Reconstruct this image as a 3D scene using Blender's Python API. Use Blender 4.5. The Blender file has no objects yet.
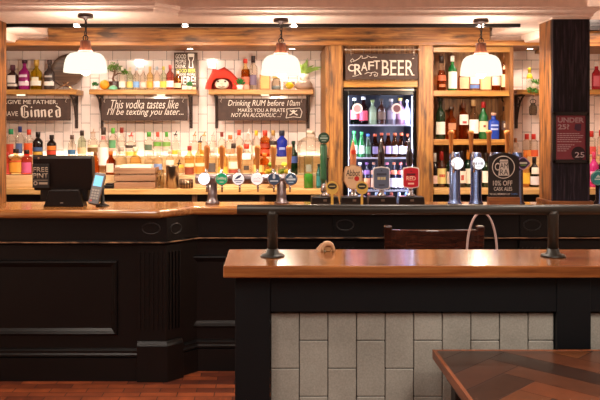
import bpy, bmesh, math, random
from mathutils import Vector, Matrix
random.seed(7)
PI = math.pi
SC = bpy.context.scene
COL = SC.collection
F, VX, HY, EYE = 757.0, 270.0, 128.0, 1.65          # lens in pixels, vanishing point, eye height


def X(px, D): return (px - VX) * D / F
def Z(py, D): return EYE - (py - HY) * D / F
def S(n, D): return n * D / F


# ------------------------------------------------------------------ materials
def lin(c):
    if isinstance(c, str):
        c = c.lstrip('#')
        c = [int(c[i:i + 2], 16) / 255 for i in (0, 2, 4)]
    return tuple((v / 12.92 if v <= .04045 else ((v + .055) / 1.055) ** 2.4) for v in c) + (1.0,)


_M = {}


def base_mat(name):
    m = bpy.data.materials.new(name)
    m.use_nodes = True
    nt = m.node_tree
    return m, nt, nt.nodes['Principled BSDF']


def mat(col, rough=.5, metal=0., spec=.5, emit=None, es=0., coat=0., var=.06):
    key = ('p', col, rough, metal, spec, emit, es, coat, var)
    if key in _M: return _M[key]
    m, nt, b = base_mat('surface ' + str(col))
    c = lin(col)
    tc = nt.nodes.new('ShaderNodeTexCoord')
    n = nt.nodes.new('ShaderNodeTexNoise'); n.inputs['Scale'].default_value = 22; n.inputs['Detail'].default_value = 3
    r = nt.nodes.new('ShaderNodeValToRGB')
    r.color_ramp.elements[0].position = .3; r.color_ramp.elements[1].position = .7
    r.color_ramp.elements[0].color = tuple(v * (1 - var) for v in c[:3]) + (1,)
    r.color_ramp.elements[1].color = tuple(min(1, v * (1 + var)) for v in c[:3]) + (1,)
    nt.links.new(tc.outputs['Object'], n.inputs['Vector'])
    nt.links.new(n.outputs['Fac'], r.inputs['Fac'])
    nt.links.new(r.outputs['Color'], b.inputs['Base Color'])
    b.inputs['Roughness'].default_value = rough
    b.inputs['Metallic'].default_value = metal
    b.inputs['Specular IOR Level'].default_value = spec
    b.inputs['Coat Weight'].default_value = coat
    if emit:
        b.inputs['Emission Color'].default_value = lin(emit)
        b.inputs['Emission Strength'].default_value = es
    _M[key] = m
    return m


def wood(c1, c2, c3, axis='X', rough=.4, scale=1.0, patch=.35, coat=0., spec=.5, dark='#20120a'):
    key = ('w', c1, c2, c3, axis, rough, scale, patch, coat, dark)
    if key in _M: return _M[key]
    m, nt, b = base_mat('timber ' + c1 + axis)
    N = nt.nodes.new; L = nt.links.new
    tc = N('ShaderNodeTexCoord'); mp = N('ShaderNodeMapping')
    s = {'X': (1.2, 22, 22), 'Y': (22, 1.2, 22), 'Z': (22, 22, 1.2)}[axis]
    mp.inputs['Scale'].default_value = tuple(v * scale for v in s)
    L(tc.outputs['Object'], mp.inputs['Vector'])
    n = N('ShaderNodeTexNoise'); n.inputs['Scale'].default_value = 2.0; n.inputs['Detail'].default_value = 6
    n.inputs['Roughness'].default_value = .62; n.inputs['Distortion'].default_value = .4
    L(mp.outputs['Vector'], n.inputs['Vector'])
    r = N('ShaderNodeValToRGB')
    e = r.color_ramp.elements
    e[0].position = .3; e[0].color = lin(c1); e[1].position = .72; e[1].color = lin(c3)
    k = e.new(.5); k.color = lin(c2)
    L(n.outputs['Fac'], r.inputs['Fac'])
    mp2 = N('ShaderNodeMapping')
    s2 = {'X': (1, 5, 5), 'Y': (5, 1, 5), 'Z': (5, 5, 1)}[axis]
    mp2.inputs['Scale'].default_value = tuple(v * 3.2 * scale for v in s2)
    L(tc.outputs['Object'], mp2.inputs['Vector'])
    n2 = N('ShaderNodeTexNoise'); n2.inputs['Scale'].default_value = 1.3; n2.inputs['Detail'].default_value = 5
    L(mp2.outputs['Vector'], n2.inputs['Vector'])
    r2 = N('ShaderNodeValToRGB')
    r2.color_ramp.elements[0].position = .5; r2.color_ramp.elements[0].color = (0, 0, 0, 1)
    r2.color_ramp.elements[1].position = .66; r2.color_ramp.elements[1].color = (patch, patch, patch, 1)
    L(n2.outputs['Fac'], r2.inputs['Fac'])
    mx = N('ShaderNodeMix'); mx.data_type = 'RGBA'
    L(r2.outputs['Color'], mx.inputs['Factor']); L(r.outputs['Color'], mx.inputs['A'])
    mx.inputs['B'].default_value = lin(dark)
    L(mx.outputs['Result'], b.inputs['Base Color'])
    bp = N('ShaderNodeBump'); bp.inputs['Strength'].default_value = .15; bp.inputs['Distance'].default_value = .004
    L(n.outputs['Fac'], bp.inputs['Height']); L(bp.outputs['Normal'], b.inputs['Normal'])
    b.inputs['Roughness'].default_value = rough
    b.inputs['Coat Weight'].default_value = coat
    b.inputs['Coat Roughness'].default_value = .12
    b.inputs['Specular IOR Level'].default_value = spec
    _M[key] = m
    return m


def glass(col, clear=.9, rough=.03):
    """thin tinted glass: see-through, reflecting more at grazing angles"""
    key = ('g', col, clear)
    if key in _M: return _M[key]
    m = bpy.data.materials.new('glass ' + col); m.use_nodes = True
    nt = m.node_tree; nt.nodes.clear()
    N = nt.nodes.new; L = nt.links.new
    out = N('ShaderNodeOutputMaterial'); mix = N('ShaderNodeMixShader')
    tr = N('ShaderNodeBsdfTransparent'); gl = N('ShaderNodeBsdfGlossy'); gl.inputs['Roughness'].default_value = rough
    lw = N('ShaderNodeLayerWeight'); lw.inputs['Blend'].default_value = .3
    rp = N('ShaderNodeValToRGB')
    c = lin(col)[:3]
    rp.color_ramp.elements[0].color = tuple(clear * v for v in c) + (1,)
    rp.color_ramp.elements[1].color = tuple(.88 * v * clear for v in c) + (1,)
    rp.color_ramp.elements[0].position = .4
    L(lw.outputs['Facing'], rp.inputs['Fac']); L(rp.outputs['Color'], tr.inputs['Color'])
    fr = N('ShaderNodeFresnel'); fr.inputs['IOR'].default_value = 1.45
    fm = N('ShaderNodeMath'); fm.operation = 'MULTIPLY'; fm.inputs[1].default_value = .4
    L(fr.outputs['Fac'], fm.inputs[0]); L(fm.outputs[0], mix.inputs['Fac']); L(tr.outputs['BSDF'], mix.inputs[1]); L(gl.outputs['BSDF'], mix.inputs[2])
    L(mix.outputs['Shader'], out.inputs['Surface'])
    _M[key] = m
    return m


def lamp(col, s):
    key = ('e', col, s)
    if key in _M: return _M[key]
    m = bpy.data.materials.new('lit ' + col); m.use_nodes = True
    nt = m.node_tree; nt.nodes.clear()
    out = nt.nodes.new('ShaderNodeOutputMaterial'); e = nt.nodes.new('ShaderNodeEmission')
    e.inputs['Color'].default_value = lin(col); e.inputs['Strength'].default_value = s
    nt.links.new(e.outputs['Emission'], out.inputs['Surface'])
    _M[key] = m
    return m


# ------------------------------------------------------------------ mesh builder
class B:
    def __init__(self): self.v = []; self.f = []; self.sm = []

    def add(self, vs, fs, smooth=False):
        o = len(self.v); self.v += [tuple(p) for p in vs]
        for f in fs: self.f.append(tuple(i + o for i in f)); self.sm.append(smooth)
        return self

    def box(self, x0, x1, y0, y1, z0, z1):
        vs = [(x, y, z) for z in (z0, z1) for y in (y0, y1) for x in (x0, x1)]
        return self.add(vs, [(0, 2, 3, 1), (4, 5, 7, 6), (0, 1, 5, 4), (2, 6, 7, 3), (0, 4, 6, 2), (1, 3, 7, 5)])

    def bar(self, a, b, w, h, up=(0, 0, 1)):
        a = Vector(a); b = Vector(b); d = (b - a).normalized(); u = Vector(up)
        s = d.cross(u)
        if s.length < 1e-4: s = d.cross(Vector((0, 1, 0)))
        s.normalize(); u = s.cross(d)
        vs = []
        for p in (a, b):
            for i, j in ((-1, -1), (1, -1), (1, 1), (-1, 1)): vs.append(p + s * i * w / 2 + u * j * h / 2)
        return self.add(vs, [(3, 2, 1, 0), (4, 5, 6, 7), (0, 1, 5, 4), (1, 2, 6, 5), (2, 3, 7, 6), (3, 0, 4, 7)])

    def lathe(self, prof, c=(0, 0, 0), n=20, axis='Z', p=2.0, sx=1., sy=1., smooth=True, a0=0., a1=2 * PI, cap=True):
        full = abs(a1 - a0) > 6.28
        m = n if full else n + 1
        vs = []
        for q in prof:
            r, z = q[0], q[1]; pe = q[2] if len(q) > 2 else p
            for k in range(m):
                t = a0 + (a1 - a0) * k / n
                ct, st = math.cos(t), math.sin(t)
                s = 1.0 if pe == 2 else 1 / ((abs(ct) ** pe + abs(st) ** pe) ** (1 / pe))
                x, y = r * s * ct * sx, r * s * st * sy
                if axis == 'Z': w = (x, y, z)
                elif axis == 'Y': w = (x, z, y)
                else: w = (z, x, y)
                vs.append((c[0] + w[0], c[1] + w[1], c[2] + w[2]))
        fs = []
        for i in range(len(prof) - 1):
            for k in range(n):
                k2 = (k + 1) % m
                fs.append((i * m + k, i * m + k2, (i + 1) * m + k2, (i + 1) * m + k))
        o = len(self.v)
        self.add(vs, fs, smooth)
        if full and cap:
            if prof[0][0] > 1e-6: self.f.append(tuple(o + k for k in reversed(range(m)))); self.sm.append(False)
            if prof[-1][0] > 1e-6: self.f.append(tuple(o + (len(prof) - 1) * m + k for k in range(m))); self.sm.append(False)
        return self

    def cyl(self, c, r, h, axis='Z', n=20, r2=None):
        return self.lathe([(r, 0), (r if r2 is None else r2, h)], c, n, axis)

    def ball(self, c, r, n=16, sx=1, sy=1, sz=1):
        prof = [(r * math.sin(PI * i / 10), -r * sz * math.cos(PI * i / 10)) for i in range(11)]
        return self.lathe(prof, c, n, 'Z', sx=sx, sy=sy)

    def tube(self, pts, r, n=8, closed=False):
        pts = [Vector(p) for p in pts]; rr = r if isinstance(r, (list, tuple)) else [r] * len(pts)
        vs = []; prev = None
        for i, p in enumerate(pts):
            if closed: d = (pts[(i + 1) % len(pts)] - pts[i - 1]).normalized()
            else: d = (pts[min(i + 1, len(pts) - 1)] - pts[max(i - 1, 0)]).normalized()
            if prev is None:
                u = d.cross(Vector((0, 0, 1)))
                if u.length < .05: u = d.cross(Vector((0, 1, 0)))
            else: u = prev - d * prev.dot(d)
            u.normalize(); prev = u; w = d.cross(u)
            for k in range(n):
                t = 2 * PI * k / n
                vs.append(p + (u * math.cos(t) + w * math.sin(t)) * rr[i])
        fs = []
        m = len(pts)
        for i in range(m if closed else m - 1):
            j = (i + 1) % m
            for k in range(n):
                k2 = (k + 1) % n
                fs.append((i * n + k, i * n + k2, j * n + k2, j * n + k))
        if not closed:
            fs.append(tuple(reversed(range(n)))); fs.append(tuple((m - 1) * n + k for k in range(n)))
        return self.add(vs, fs, True)

    def prism(self, poly, a, b, axis='Y'):
        n = len(poly); vs = []
        for t in (a, b):
            for (u, w) in poly:
                vs.append({'Y': (u, t, w), 'Z': (u, w, t), 'X': (t, u, w)}[axis])
        fs = [tuple(range(n)), tuple(reversed(range(n, 2 * n)))]
        for i in range(n):
            j = (i + 1) % n
            fs.append((i, i + n, j + n, j))
        return self.add(vs, fs)

    def sweep(self, path, prof, smooth=False):
        """closed profile [(out, z)] run along a plan path; out = towards the room"""
        P = [Vector((p[0], p[1])) for p in path]; nrm = []
        for i in range(len(P) - 1):
            d = (P[i + 1] - P[i]).normalized(); nrm.append(Vector((d.y, -d.x)))
        vs = []
        for i, p in enumerate(P):
            if i == 0: o = nrm[0]
            elif i == len(P) - 1: o = nrm[-1]
            else:
                o = nrm[i - 1] + nrm[i]; o = o / max(.2, o.dot(nrm[i]))
            for (q, z) in prof: vs.append((p.x + o.x * q, p.y + o.y * q, z))
        n = len(prof); fs = []
        for i in range(len(P) - 1):
            for k in range(n):
                k2 = (k + 1) % n
                fs.append((i * n + k, i * n + k2, (i + 1) * n + k2, (i + 1) * n + k))
        fs.append(tuple(range(n))); fs.append(tuple((len(P) - 1) * n + k for k in reversed(range(n))))
        return self.add(vs, fs, smooth)

    def xf(self, M, start=0):
        for i in range(start, len(self.v)): self.v[i] = tuple(M @ Vector(self.v[i]))
        return self

    def mesh(self, name, origin=(0, 0, 0)):
        me = bpy.data.meshes.new(name)
        me.from_pydata([(x - origin[0], y - origin[1], z - origin[2]) for x, y, z in self.v], [], self.f)
        me.polygons.foreach_set('use_smooth', self.sm)
        bm = bmesh.new(); bm.from_mesh(me)
        bmesh.ops.recalc_face_normals(bm, faces=bm.faces)
        bm.to_mesh(me); bm.free()
        return me


def tag(o, label=None, cat=None, group=None, kind=None):
    if label: o['label'] = label
    if cat: o['category'] = cat
    if group: o['group'] = group
    if kind: o['kind'] = kind
    return o


def obj(name, b, m, parent=None, label=None, cat=None, group=None, kind=None, bevel=0., segs=2, at=None):
    """at: where a top-level mesh has its origin (its base). Children are built in world coordinates."""
    org = tuple(parent['org']) if parent is not None else (at or (0, 0, 0))
    me = b.mesh(name, org)
    o = bpy.data.objects.new(name, me); COL.objects.link(o)
    for q in (m if isinstance(m, (list, tuple)) else [m]): me.materials.append(q)
    if parent is not None:
        o.parent = parent
    else:
        o.location = org
    o['org'] = org
    tag(o, label, cat, group, kind)
    if bevel:
        md = o.modifiers.new('edge', 'BEVEL'); md.width = bevel; md.segments = segs; md.limit_method = 'ANGLE'
        md.angle_limit = math.radians(35)
    return o


def thing(name, loc, label, cat, group=None):
    o = bpy.data.objects.new(name, None); COL.objects.link(o)
    o.empty_display_size = .05; o.location = loc; o['org'] = tuple(loc)
    return tag(o, label, cat, group)


_FONT = {}


def text(parent, s, x0, x1, z0, z1, y, m, shear=0., bold=0., name='lettering', M=None, depth=.0008, label=None, fit=True, arc=0.):
    """flat raised lettering on a plane facing the room (-Y), fitted to a rectangle"""
    cu = bpy.data.curves.new('lettering', 'FONT'); cu.body = s; cu.size = 1; cu.shear = shear; cu.offset = bold
    cu.resolution_u = 3; cu.extrude = 0
    t = bpy.data.objects.new('lettering', cu); COL.objects.link(t)
    bpy.context.view_layer.update()
    me = bpy.data.meshes.new_from_object(t.evaluated_get(bpy.context.evaluated_depsgraph_get()))
    bpy.data.objects.remove(t)
    xs = [v.co.x for v in me.vertices]; ys = [v.co.y for v in me.vertices]
    a, b_, c, d = min(xs), max(xs), min(ys), max(ys)
    org = parent['org']
    sx, sz = (x1 - x0) / (b_ - a), (z1 - z0) / (d - c)
    if not fit: sx = sz
    for v in me.vertices:
        px = x0 + (v.co.x - a) * sx; pz = z0 + (v.co.y - c) * sz
        if arc: pz += arc * (1 - ((px - (x0 + x1) / 2) / ((x1 - x0) / 2)) ** 2)
        w = Vector((px, y, pz))
        if M is not None: w = M @ w
        v.co = w - Vector(org)
    bm = bmesh.new(); bm.from_mesh(me)
    r = bmesh.ops.extrude_face_region(bm, geom=bm.faces[:])
    n = Vector((0, -depth, 0)) if M is None else (M.to_3x3() @ Vector((0, -depth, 0)))
    for e in r['geom']:
        if isinstance(e, bmesh.types.BMVert): e.co += n
    bmesh.ops.recalc_face_normals(bm, faces=bm.faces)
    bm.to_mesh(me); bm.free()
    me.name = name
    me.materials.clear(); me.materials.append(m)
    o = bpy.data.objects.new(name, me); COL.objects.link(o); o.parent = parent; o['org'] = tuple(org)
    if label: o['label'] = label
    return o


def bevel_mesh(o, w, segs=2):
    md = o.modifiers.new('edge', 'BEVEL'); md.width = w; md.segments = segs; md.limit_method = 'ANGLE'


# palette
HONEY = dict(c1='#5c3313', c2='#94591f', c3='#b97a3a')
W_HX = wood('#5a3418', '#95602e', '#c28e4e', 'X', .5, 1., .85, dark='#2a170f')
W_POST = wood('#5c3416', '#94602c', '#bd8844', 'Z', .5, 1., .8, dark='#2a170f')
W_SHELF = wood('#8a5820', '#b07a36', '#cc9a54', 'X', .4, 1., .2)
W_PLANKZ = wood('#5c371e', '#8e6038', '#b48452', 'Z', .55, 1.3, .6, dark='#2c170d')
W_BAR = wood('#6e3f1e', '#9a6232', '#c08d54', 'X', .22, 1., .15, coat=.5)
W_PART = wood('#5e3218', '#844c24', '#9c6634', 'X', .2, 1., .2, coat=.6)
W_DARKP = wood('#08060a', '#1a141f', '#463842', 'Z', .55, 1.6, .7, dark='#060409', spec=.25)
W_PILL = wood('#522c12', '#885226', '#b07840', 'Z', .5, 1.2, .9, dark='#20100a')
W_CHAIR = wood('#22100b', '#381a11', '#4e271a', 'X', .25, 1., .2, coat=.5)
W_HANDLE = wood('#a05a26', '#c47a3a', '#d89450', 'Z', .35, 3., 0.)
W_CRATE = wood('#7e5538', '#9c7050', '#b68a66', 'X', .6, 1.5, .15)
BLACK = mat('#120d0b', .38, spec=.4)
BLACKP = mat('#050303', .4, spec=.32)
NAVY = mat('#070a0d', .5, spec=.25)
PLASTER = mat('#f2dacc', .8)
CREAM = mat('#ecd4c6', .75)
IRON = mat('#1d1512', .5, metal=.6)
CHROME = mat('#c9c9cf', .18, metal=1.)
STEEL = mat('#b5a494', .3, metal=1.)
CHALK = mat('#3f2b23', .75, var=.2)
WHITE_INK = mat('#f0e6dc', .8)
GROUT_D = mat('#40312a', .9)

# ------------------------------------------------------------------ camera
cam = bpy.data.cameras.new('camera'); co = bpy.data.objects.new('camera', cam); COL.objects.link(co)
co.location = (0, 0, EYE); co.rotation_euler = (PI / 2, 0, 0)
cam.sensor_width = 36; cam.lens = F * 36 / 600
cam.shift_x = (300 - VX) / 600; cam.shift_y = (HY - 200) / 600
cam.clip_start = .05
SC.camera = co
SC.view_settings.view_transform = 'Standard'; SC.view_settings.look = 'None'
SC.view_settings.gamma = 1; SC.view_settings.use_curve_mapping = False
SC.view_settings.exposure = 0.75
SC.cycles.transparent_max_bounces = 32
SC.cycles.max_bounces = 8
SC.cycles.sample_clamp_indirect = 4

# ------------------------------------------------------------------ the room
XL, XR, YB, YF = -3.2, 3.4, 6.75, -1.8


def floor_mat():
    m, nt, b = base_mat('red wood block floor')
    N = nt.nodes.new; L = nt.links.new
    tc = N('ShaderNodeTexCoord'); br = N('ShaderNodeTexBrick')
    br.inputs['Scale'].default_value = 1; br.inputs['Brick Width'].default_value = .23; br.inputs['Row Height'].default_value = .075
    br.inputs['Mortar Size'].default_value = .003; br.inputs['Bias'].default_value = 0
    br.inputs['Color1'].default_value = lin('#44190c'); br.inputs['Color2'].default_value = lin('#86401f')
    br.inputs['Mortar'].default_value = lin('#1c0a06')
    L(tc.outputs['Object'], br.inputs['Vector'])
    n = N('ShaderNodeTexNoise'); n.inputs['Scale'].default_value = 9; n.inputs['Detail'].default_value = 6
    L(tc.outputs['Object'], n.inputs['Vector'])
    mx = N('ShaderNodeMix'); mx.data_type = 'RGBA'; mx.blend_type = 'OVERLAY'; mx.inputs['Factor'].default_value = .55
    L(br.outputs['Color'], mx.inputs['A']); L(n.outputs['Fac'], mx.inputs['B'])
    L(mx.outputs['Result'], b.inputs['Base Color'])
    bp = N('ShaderNodeBump'); bp.inputs['Strength'].default_value = .5; bp.inputs['Distance'].default_value = .003; bp.invert = True
    L(br.outputs['Fac'], bp.inputs['Height']); L(bp.outputs['Normal'], b.inputs['Normal'])
    b.inputs['Roughness'].default_value = .5
    return m


obj('floor', B().box(XL, XR, YF, YB + .1, -.1, 0), floor_mat(), kind='structure')
# rear tiled wall: plaster above, grout slab and individual tiles in one mesh
wb = obj('wall_back', B().box(XL, XR, YB + .012, YB + .12, 0, 2.8), CREAM, kind='structure')
tl = B()
w, h = .0803, .1606
TZ = 2.256
i = 0
x = X(440, YB) % w + XL - w
while x < XR:
    z1 = TZ + (h / 2 if i % 2 else 0)
    while z1 > 1.0:
        a, c = max(z1 - h, 1.0), min(z1, TZ)
        if c - a > .01:
            k = len(tl.v)
            tl.box(x + .0019, x + w - .0019, YB, YB + .012, a + .0019, c - .0019)
            ry, rx = random.uniform(-.008, .008), random.uniform(-.008, .008)
            for q in range(k, len(tl.v)):
                vx, vy, vz = tl.v[q]
                if vy < YB + .006: tl.v[q] = (vx, vy + (vx - x - w / 2) * ry + (vz - (a + c) / 2) * rx, vz)
        z1 -= h
    x += w; i += 1
x = XL + .03
while x < XR:
    tl.box(x + .0019, x + h - .0019, YB, YB + .012, TZ + .0019, 2.337)
    x += h
TILE = mat('#ead8d0', .12, spec=.6, var=.03)
obj('tiles', tl, TILE, wb, bevel=.0012, segs=1, label='glossy cream wall tiles')
obj('grout', B().box(XL, XR, YB + .008, YB + .013, 1.0, 2.34), GROUT_D, wb)
obj('wall_left', B().box(XL - .1, XL, YF, YB, 0, 2.8), CREAM, kind='structure')
obj('wall_right', B().box(XR, XR + .1, YF, YB, 0, 2.8), CREAM, kind='structure')
obj('wall_front', B().box(XL, XR, YF - .1, YF, 0, 2.8), mat('#8a6a58', .8), kind='structure')
obj('ceiling', B().box(XL - .1, XR + .1, YF - .1, YB + .12, 2.8, 2.9), CREAM, kind='structure')

# dropped bulkhead over the bar, following its jog, with a cornice
FP = [(XL, 4.93), (X(151, 4.9), 4.93), (X(176, 5.09), 5.115), (2.145, 5.115), (2.145, 5.46)]
bk = B().prism([(p[0], p[1]) for p in FP] + [(XL, 5.46)], 2.40, 2.8, 'Z')
obj('trim_1', bk, PLASTER, kind='structure')
cn = B().sweep(FP, [(0, 2.40), (.02, 2.40), (.03, 2.408), (.03, 2.418), (.042, 2.43), (.06, 2.438), (.062, 2.452), (.07, 2.455), (.07, 2.462), (0, 2.468)])
obj('trim_2', cn, PLASTER, kind='structure')
# ceiling above the bar staff, side bulkheads, timber header boxes
obj('trim_3', B().box(-2.06, 2.06, 5.46, YB + .012, 2.47, 2.56), CREAM, kind='structure')
obj('trim_7', B().box(1.80, 2.05, 5.46, YB + .012, 2.40, 2.46), CREAM, kind='structure')
obj('trim_9', B().box(1.80, 2.05, 6.19, YB + .012, 2.357, 2.40), CREAM, kind='structure')
obj('trim_10', B().box(-2.05, -1.80, 6.19, YB + .012, 2.357, 2.40), CREAM, kind='structure')
obj('trim_8', B().box(-2.05, -1.80, 5.46, YB + .012, 2.40, 2.46), CREAM, kind='structure')
for k, (a, c) in enumerate(((-3.2, -2.05), (2.05, 2.24))):
    obj('trim_%d' % (4 + k), B().box(a, c, 5.46, YB, 2.338, 2.80), PLASTER, kind='structure')
obj('trim_6', B().box(-1.98, 1.80, 5.44, 5.475, 2.375, 2.405), mat('#15100f', .4, metal=.3), kind='structure')
hd = thing('timber_header', (0, 6.12, 2.337), 'reclaimed timber header running over the bottle shelves and the drinks fridge', 'header')
HB = 6.12
obj('fascia_board', B().box(X(48, HB), X(490, HB), HB, HB + .06, Z(42.6, HB), 2.468), W_HX, hd, bevel=.003)
obj('soffit_board', B().box(XL, 2.36, HB - .015, YB, 2.337, 2.357), W_HX, hd)
obj('lip_board', B().box(XL, 2.36, HB - .03, HB + .02, 2.315, 2.345), wood('#7a4a20', '#a56a33', '#c08a4c', 'X', .45, 1., .3), hd, bevel=.003)
for px, dy in ((88, 6.54), (190, 6.54), (292, 6.54), (481, 6.3), (530, 6.54)):  # the one behind the right pendant is added to light the whisky bottles
    xx = X(px, dy)
    d = obj('downlight', B().lathe([(.034, 0), (.034, -.004), (.026, -.005), (.026, -.001)], (xx, dy, 2.337), 20), CHROME, hd)
    obj('lens', B().cyl((xx, dy, 2.3325), .025, .003), lamp('#fff0dc', 14), d)
rb = thing('timber_header', (2.8, 6.12, 2.31), 'short orange timber header behind the right-hand pillar', 'header')
obj('fascia_board', B().box(2.36, XR, HB, HB + .06, 2.345, 2.434), W_HX, rb)
obj('soffit_board', B().box(2.36, XR, HB - .02, YB, 2.31, 2.345), W_HX, rb)
sh = thing('roller_shutter', (2.9, 6.1, 2.436), 'dark metal roller shutter housing above the timber at right edge', 'shutter')
for k in range(3):
    obj('slat', B().box(2.36, XR, 6.08 + .008 * k, 6.2, 2.436 + .03 * k, 2.462 + .03 * k), mat('#2a2524', .35, metal=.7), sh)

# soffit downlights
for i, xx in enumerate((-1.39, -.61, .17, 1.515)):  # rightmost is added, tucked behind the pendant, to brighten the whisky cabinet
    d = thing('downlight', (xx, 5.435, 2.40), ('round recessed downlight in the bar soffit, ' + ('first', 'second', 'third', 'fourth')[i] + ' from the left'), 'downlight', 'soffit downlights')
    obj('ring', B().lathe([(.030, 0), (.030, -.006), (.022, -.007), (.022, -.001)], (xx, 5.435, 2.40), 20), CHROME, d)
    obj('lens', B().cyl((xx, 5.435, 2.3945), .021, .005), lamp('#fff2e0', 20), d)

# ------------------------------------------------------------------ front bar
CT = 1.123
FPATH = [(XL + .01, 4.93), (-.70, 4.93), (-.50, 5.135), (XR - .01, 5.135)]
bar = thing('bar_counter', (0, 5.3, 0), 'long black panelled bar counter with polished wooden top and angled corner', 'bar counter')
obj('body', B().prism([(p[0], p[1] + .03) for p in FPATH] + [(XR - .01, 5.36), (XL + .01, 5.36)], 0, 1.067, 'Z'), BLACKP, bar)
FPB = [(p[0], p[1] + .03) for p in FPATH]
top = B().prism([(XL + .01, 4.868), (-.715, 4.868), (-.512, 5.075), (XR - .01, 5.075), (XR - .01, 5.425), (XL + .01, 5.425)], 1.067, CT, 'Z')
obj('worktop', top, W_BAR, bar, bevel=.02, segs=4, label='polished wooden worktop')
obj('frieze', B().sweep(FPB, [(0, .905), (.028, .905), (.028, 1.067), (0, 1.067)]), BLACKP, bar)


def worn():
    m, nt, b = base_mat('black paint worn to wood')
    N = nt.nodes.new; L = nt.links.new
    tc = N('ShaderNodeTexCoord'); n = N('ShaderNodeTexNoise'); n.inputs['Scale'].default_value = 14; n.inputs['Detail'].default_value = 5
    mp = N('ShaderNodeMapping'); mp.inputs['Scale'].default_value = (1, 1, 6)
    L(tc.outputs['Object'], mp.inputs['Vector']); L(mp.outputs['Vector'], n.inputs['Vector'])
    r = N('ShaderNodeValToRGB'); e = r.color_ramp.elements
    e[0].position = .38; e[0].color = lin('#2c1d15'); e[1].position = .6; e[1].color = lin('#a87e5a')
    L(n.outputs['Fac'], r.inputs['Fac']); L(r.outputs['Color'], b.inputs['Base Color'])
    b.inputs['Roughness'].default_value = .5
    return m


WORN = worn()
obj('frieze_molding', B().sweep(FPB, [(0, .885), (.034, .888), (.046, .898), (.048, .906), (.046, .911), (.03, .918), (0, .92)]), BLACKP, bar)
obj('worn_edge', B().sweep(FPB, [(.02, .9035), (.0495, .9035), (.0495, .9105), (.02, .9125)]), WORN, bar, label='black paint worn back to bare wood along the ledge')
obj('plinth', B().sweep(FPB, [(0, 0), (.03, 0), (.03, .15), (.022, .155), (.034, .163), (.034, .172), (.024, .182), (.024, .196), (.012, .205), (0, .21)]), BLACKP, bar)


def frame(x0, x1, z0, z1, y, w=.035):
    """mitred picture-frame moulding: nested rings (inset, rise)"""
    b = B(); vs = []; fs = []
    rings = [(0, 0), (0, .010), (.006, .020), (.014, .022), (.022, .014), (.026, .014), (.040, .004), (.045, 0)]
    for (d, e) in rings:
        d *= w / .035
        vs += [(x0 + d, y - e, z0 + d), (x1 - d, y - e, z0 + d), (x1 - d, y - e, z1 - d), (x0 + d, y - e, z1 - d)]
    for i in range(len(rings) - 1):
        for k in range(4):
            k2 = (k + 1) % 4
            fs.append((i * 4 + k, i * 4 + k2, i * 4 + 4 + k2, i * 4 + 4 + k))
    return b.add(vs, fs)


yl, yr = 4.96, 5.165
obj('panel_molding', frame(-2.7, X(118, yl), Z(335, yl), Z(260, yl), yl, .035), BLACKP, bar)
obj('panel_molding', frame(X(186, yr), X(325, yr), Z(327, yr), Z(255, yr), yr, .035), BLACKP, bar)
obj('panel_molding', frame(X(365, yr), X(512, yr), Z(327, yr), Z(255, yr), yr, .035), BLACKP, bar)
obj('panel_molding', frame(X(552, yr), XR - .3, Z(327, yr), Z(255, yr), yr, .035), BLACKP, bar)


def oval(c, rx, rz, y, n=28):
    pts = [(c[0] + rx * math.cos(2 * PI * k / n), y, c[1] + rz * math.sin(2 * PI * k / n)) for k in range(n)]
    return pts


# corner pilaster: block base, fluted shaft over the front face and the angled face, two carved ovals
pw = 4.905
cor = (-.70, 4.93)
ang = math.atan2(5.135 - 4.93, .2)
L1 = S(27, 4.9)


def pil(path, name, parent):
    pt = obj(name, B().sweep(path, [(0, .21), (.022, .21), (.022, .885), (0, .885)]), BLACKP, parent)
    obj('pilaster_base', B().sweep(path, [(0, 0), (.052, 0), (.052, .235), (.042, .245), (.034, .262), (0, .265)]), BLACKP, parent, bevel=.003)
    obj('frieze_block', B().sweep(path, [(0, .915), (.036, .915), (.036, 1.066), (0, 1.066)]), BLACKP, parent)
    return pt


ex = .115
PP = [(-.70 - L1 + .01, 4.96), (-.6876, 4.96), (-.6876 + ex * math.cos(ang), 4.96 + ex * math.sin(ang))]
p = pil(PP, 'pilaster', bar)
fl = B()
for k in range(6):
    xx = PP[0][0] + .012 + k * (L1 - .03) / 5
    fl.bar((xx, 4.938, .33), (xx, 4.938, .84), .013, .016, (0, -1, 0))
d = Vector((math.cos(ang), math.sin(ang), 0)); nn = Vector((math.sin(ang), -math.cos(ang), 0))
for k in range(4):
    q = Vector((-.6876, 4.96, 0)) + d * (.022 + k * .027) + nn * .022
    fl.bar((q.x, q.y, .33), (q.x, q.y, .84), .013, .016, nn)
obj('fluting', fl, BLACKP, p)
ov = B(); cx = (PP[0][0] + PP[1][0]) / 2 + .003
ov.tube(oval((cx, Z(229, 4.9)), .058, .036, 4.924), .004, 8, True)
obj('carved_oval', ov, mat('#15100e', .4), p)
ov = B(); q = Vector((-.6876, 4.96, Z(229, 4.95))) + d * .062 + nn * .036
pts = []
for k in range(28):
    t = 2 * PI * k / 28
    pts.append(q + d * .045 * math.cos(t) + Vector((0, 0, .034 * math.sin(t))))
ov.tube(pts, .004, 8, True)
obj('carved_oval', ov, mat('#15100e', .4), p)
for px in (345, 532):
    xc = X(px, 5.13); ww = .08
    pp = pil([(xc - ww, 5.165), (xc + ww, 5.165)], 'pilaster', bar)
    fl = B()
    for k in range(5):
        xx = xc - .056 + k * .028
        fl.bar((xx, 5.143, .33), (xx, 5.143, .84), .013, .016, (0, -1, 0))
    obj('fluting', fl, BLACKP, pp)
    obj('carved_oval', B().tube(oval((xc, Z(225, 5.13)), .058, .036, 5.129), .004, 8, True), mat('#15100e', .4), pp)

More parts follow.
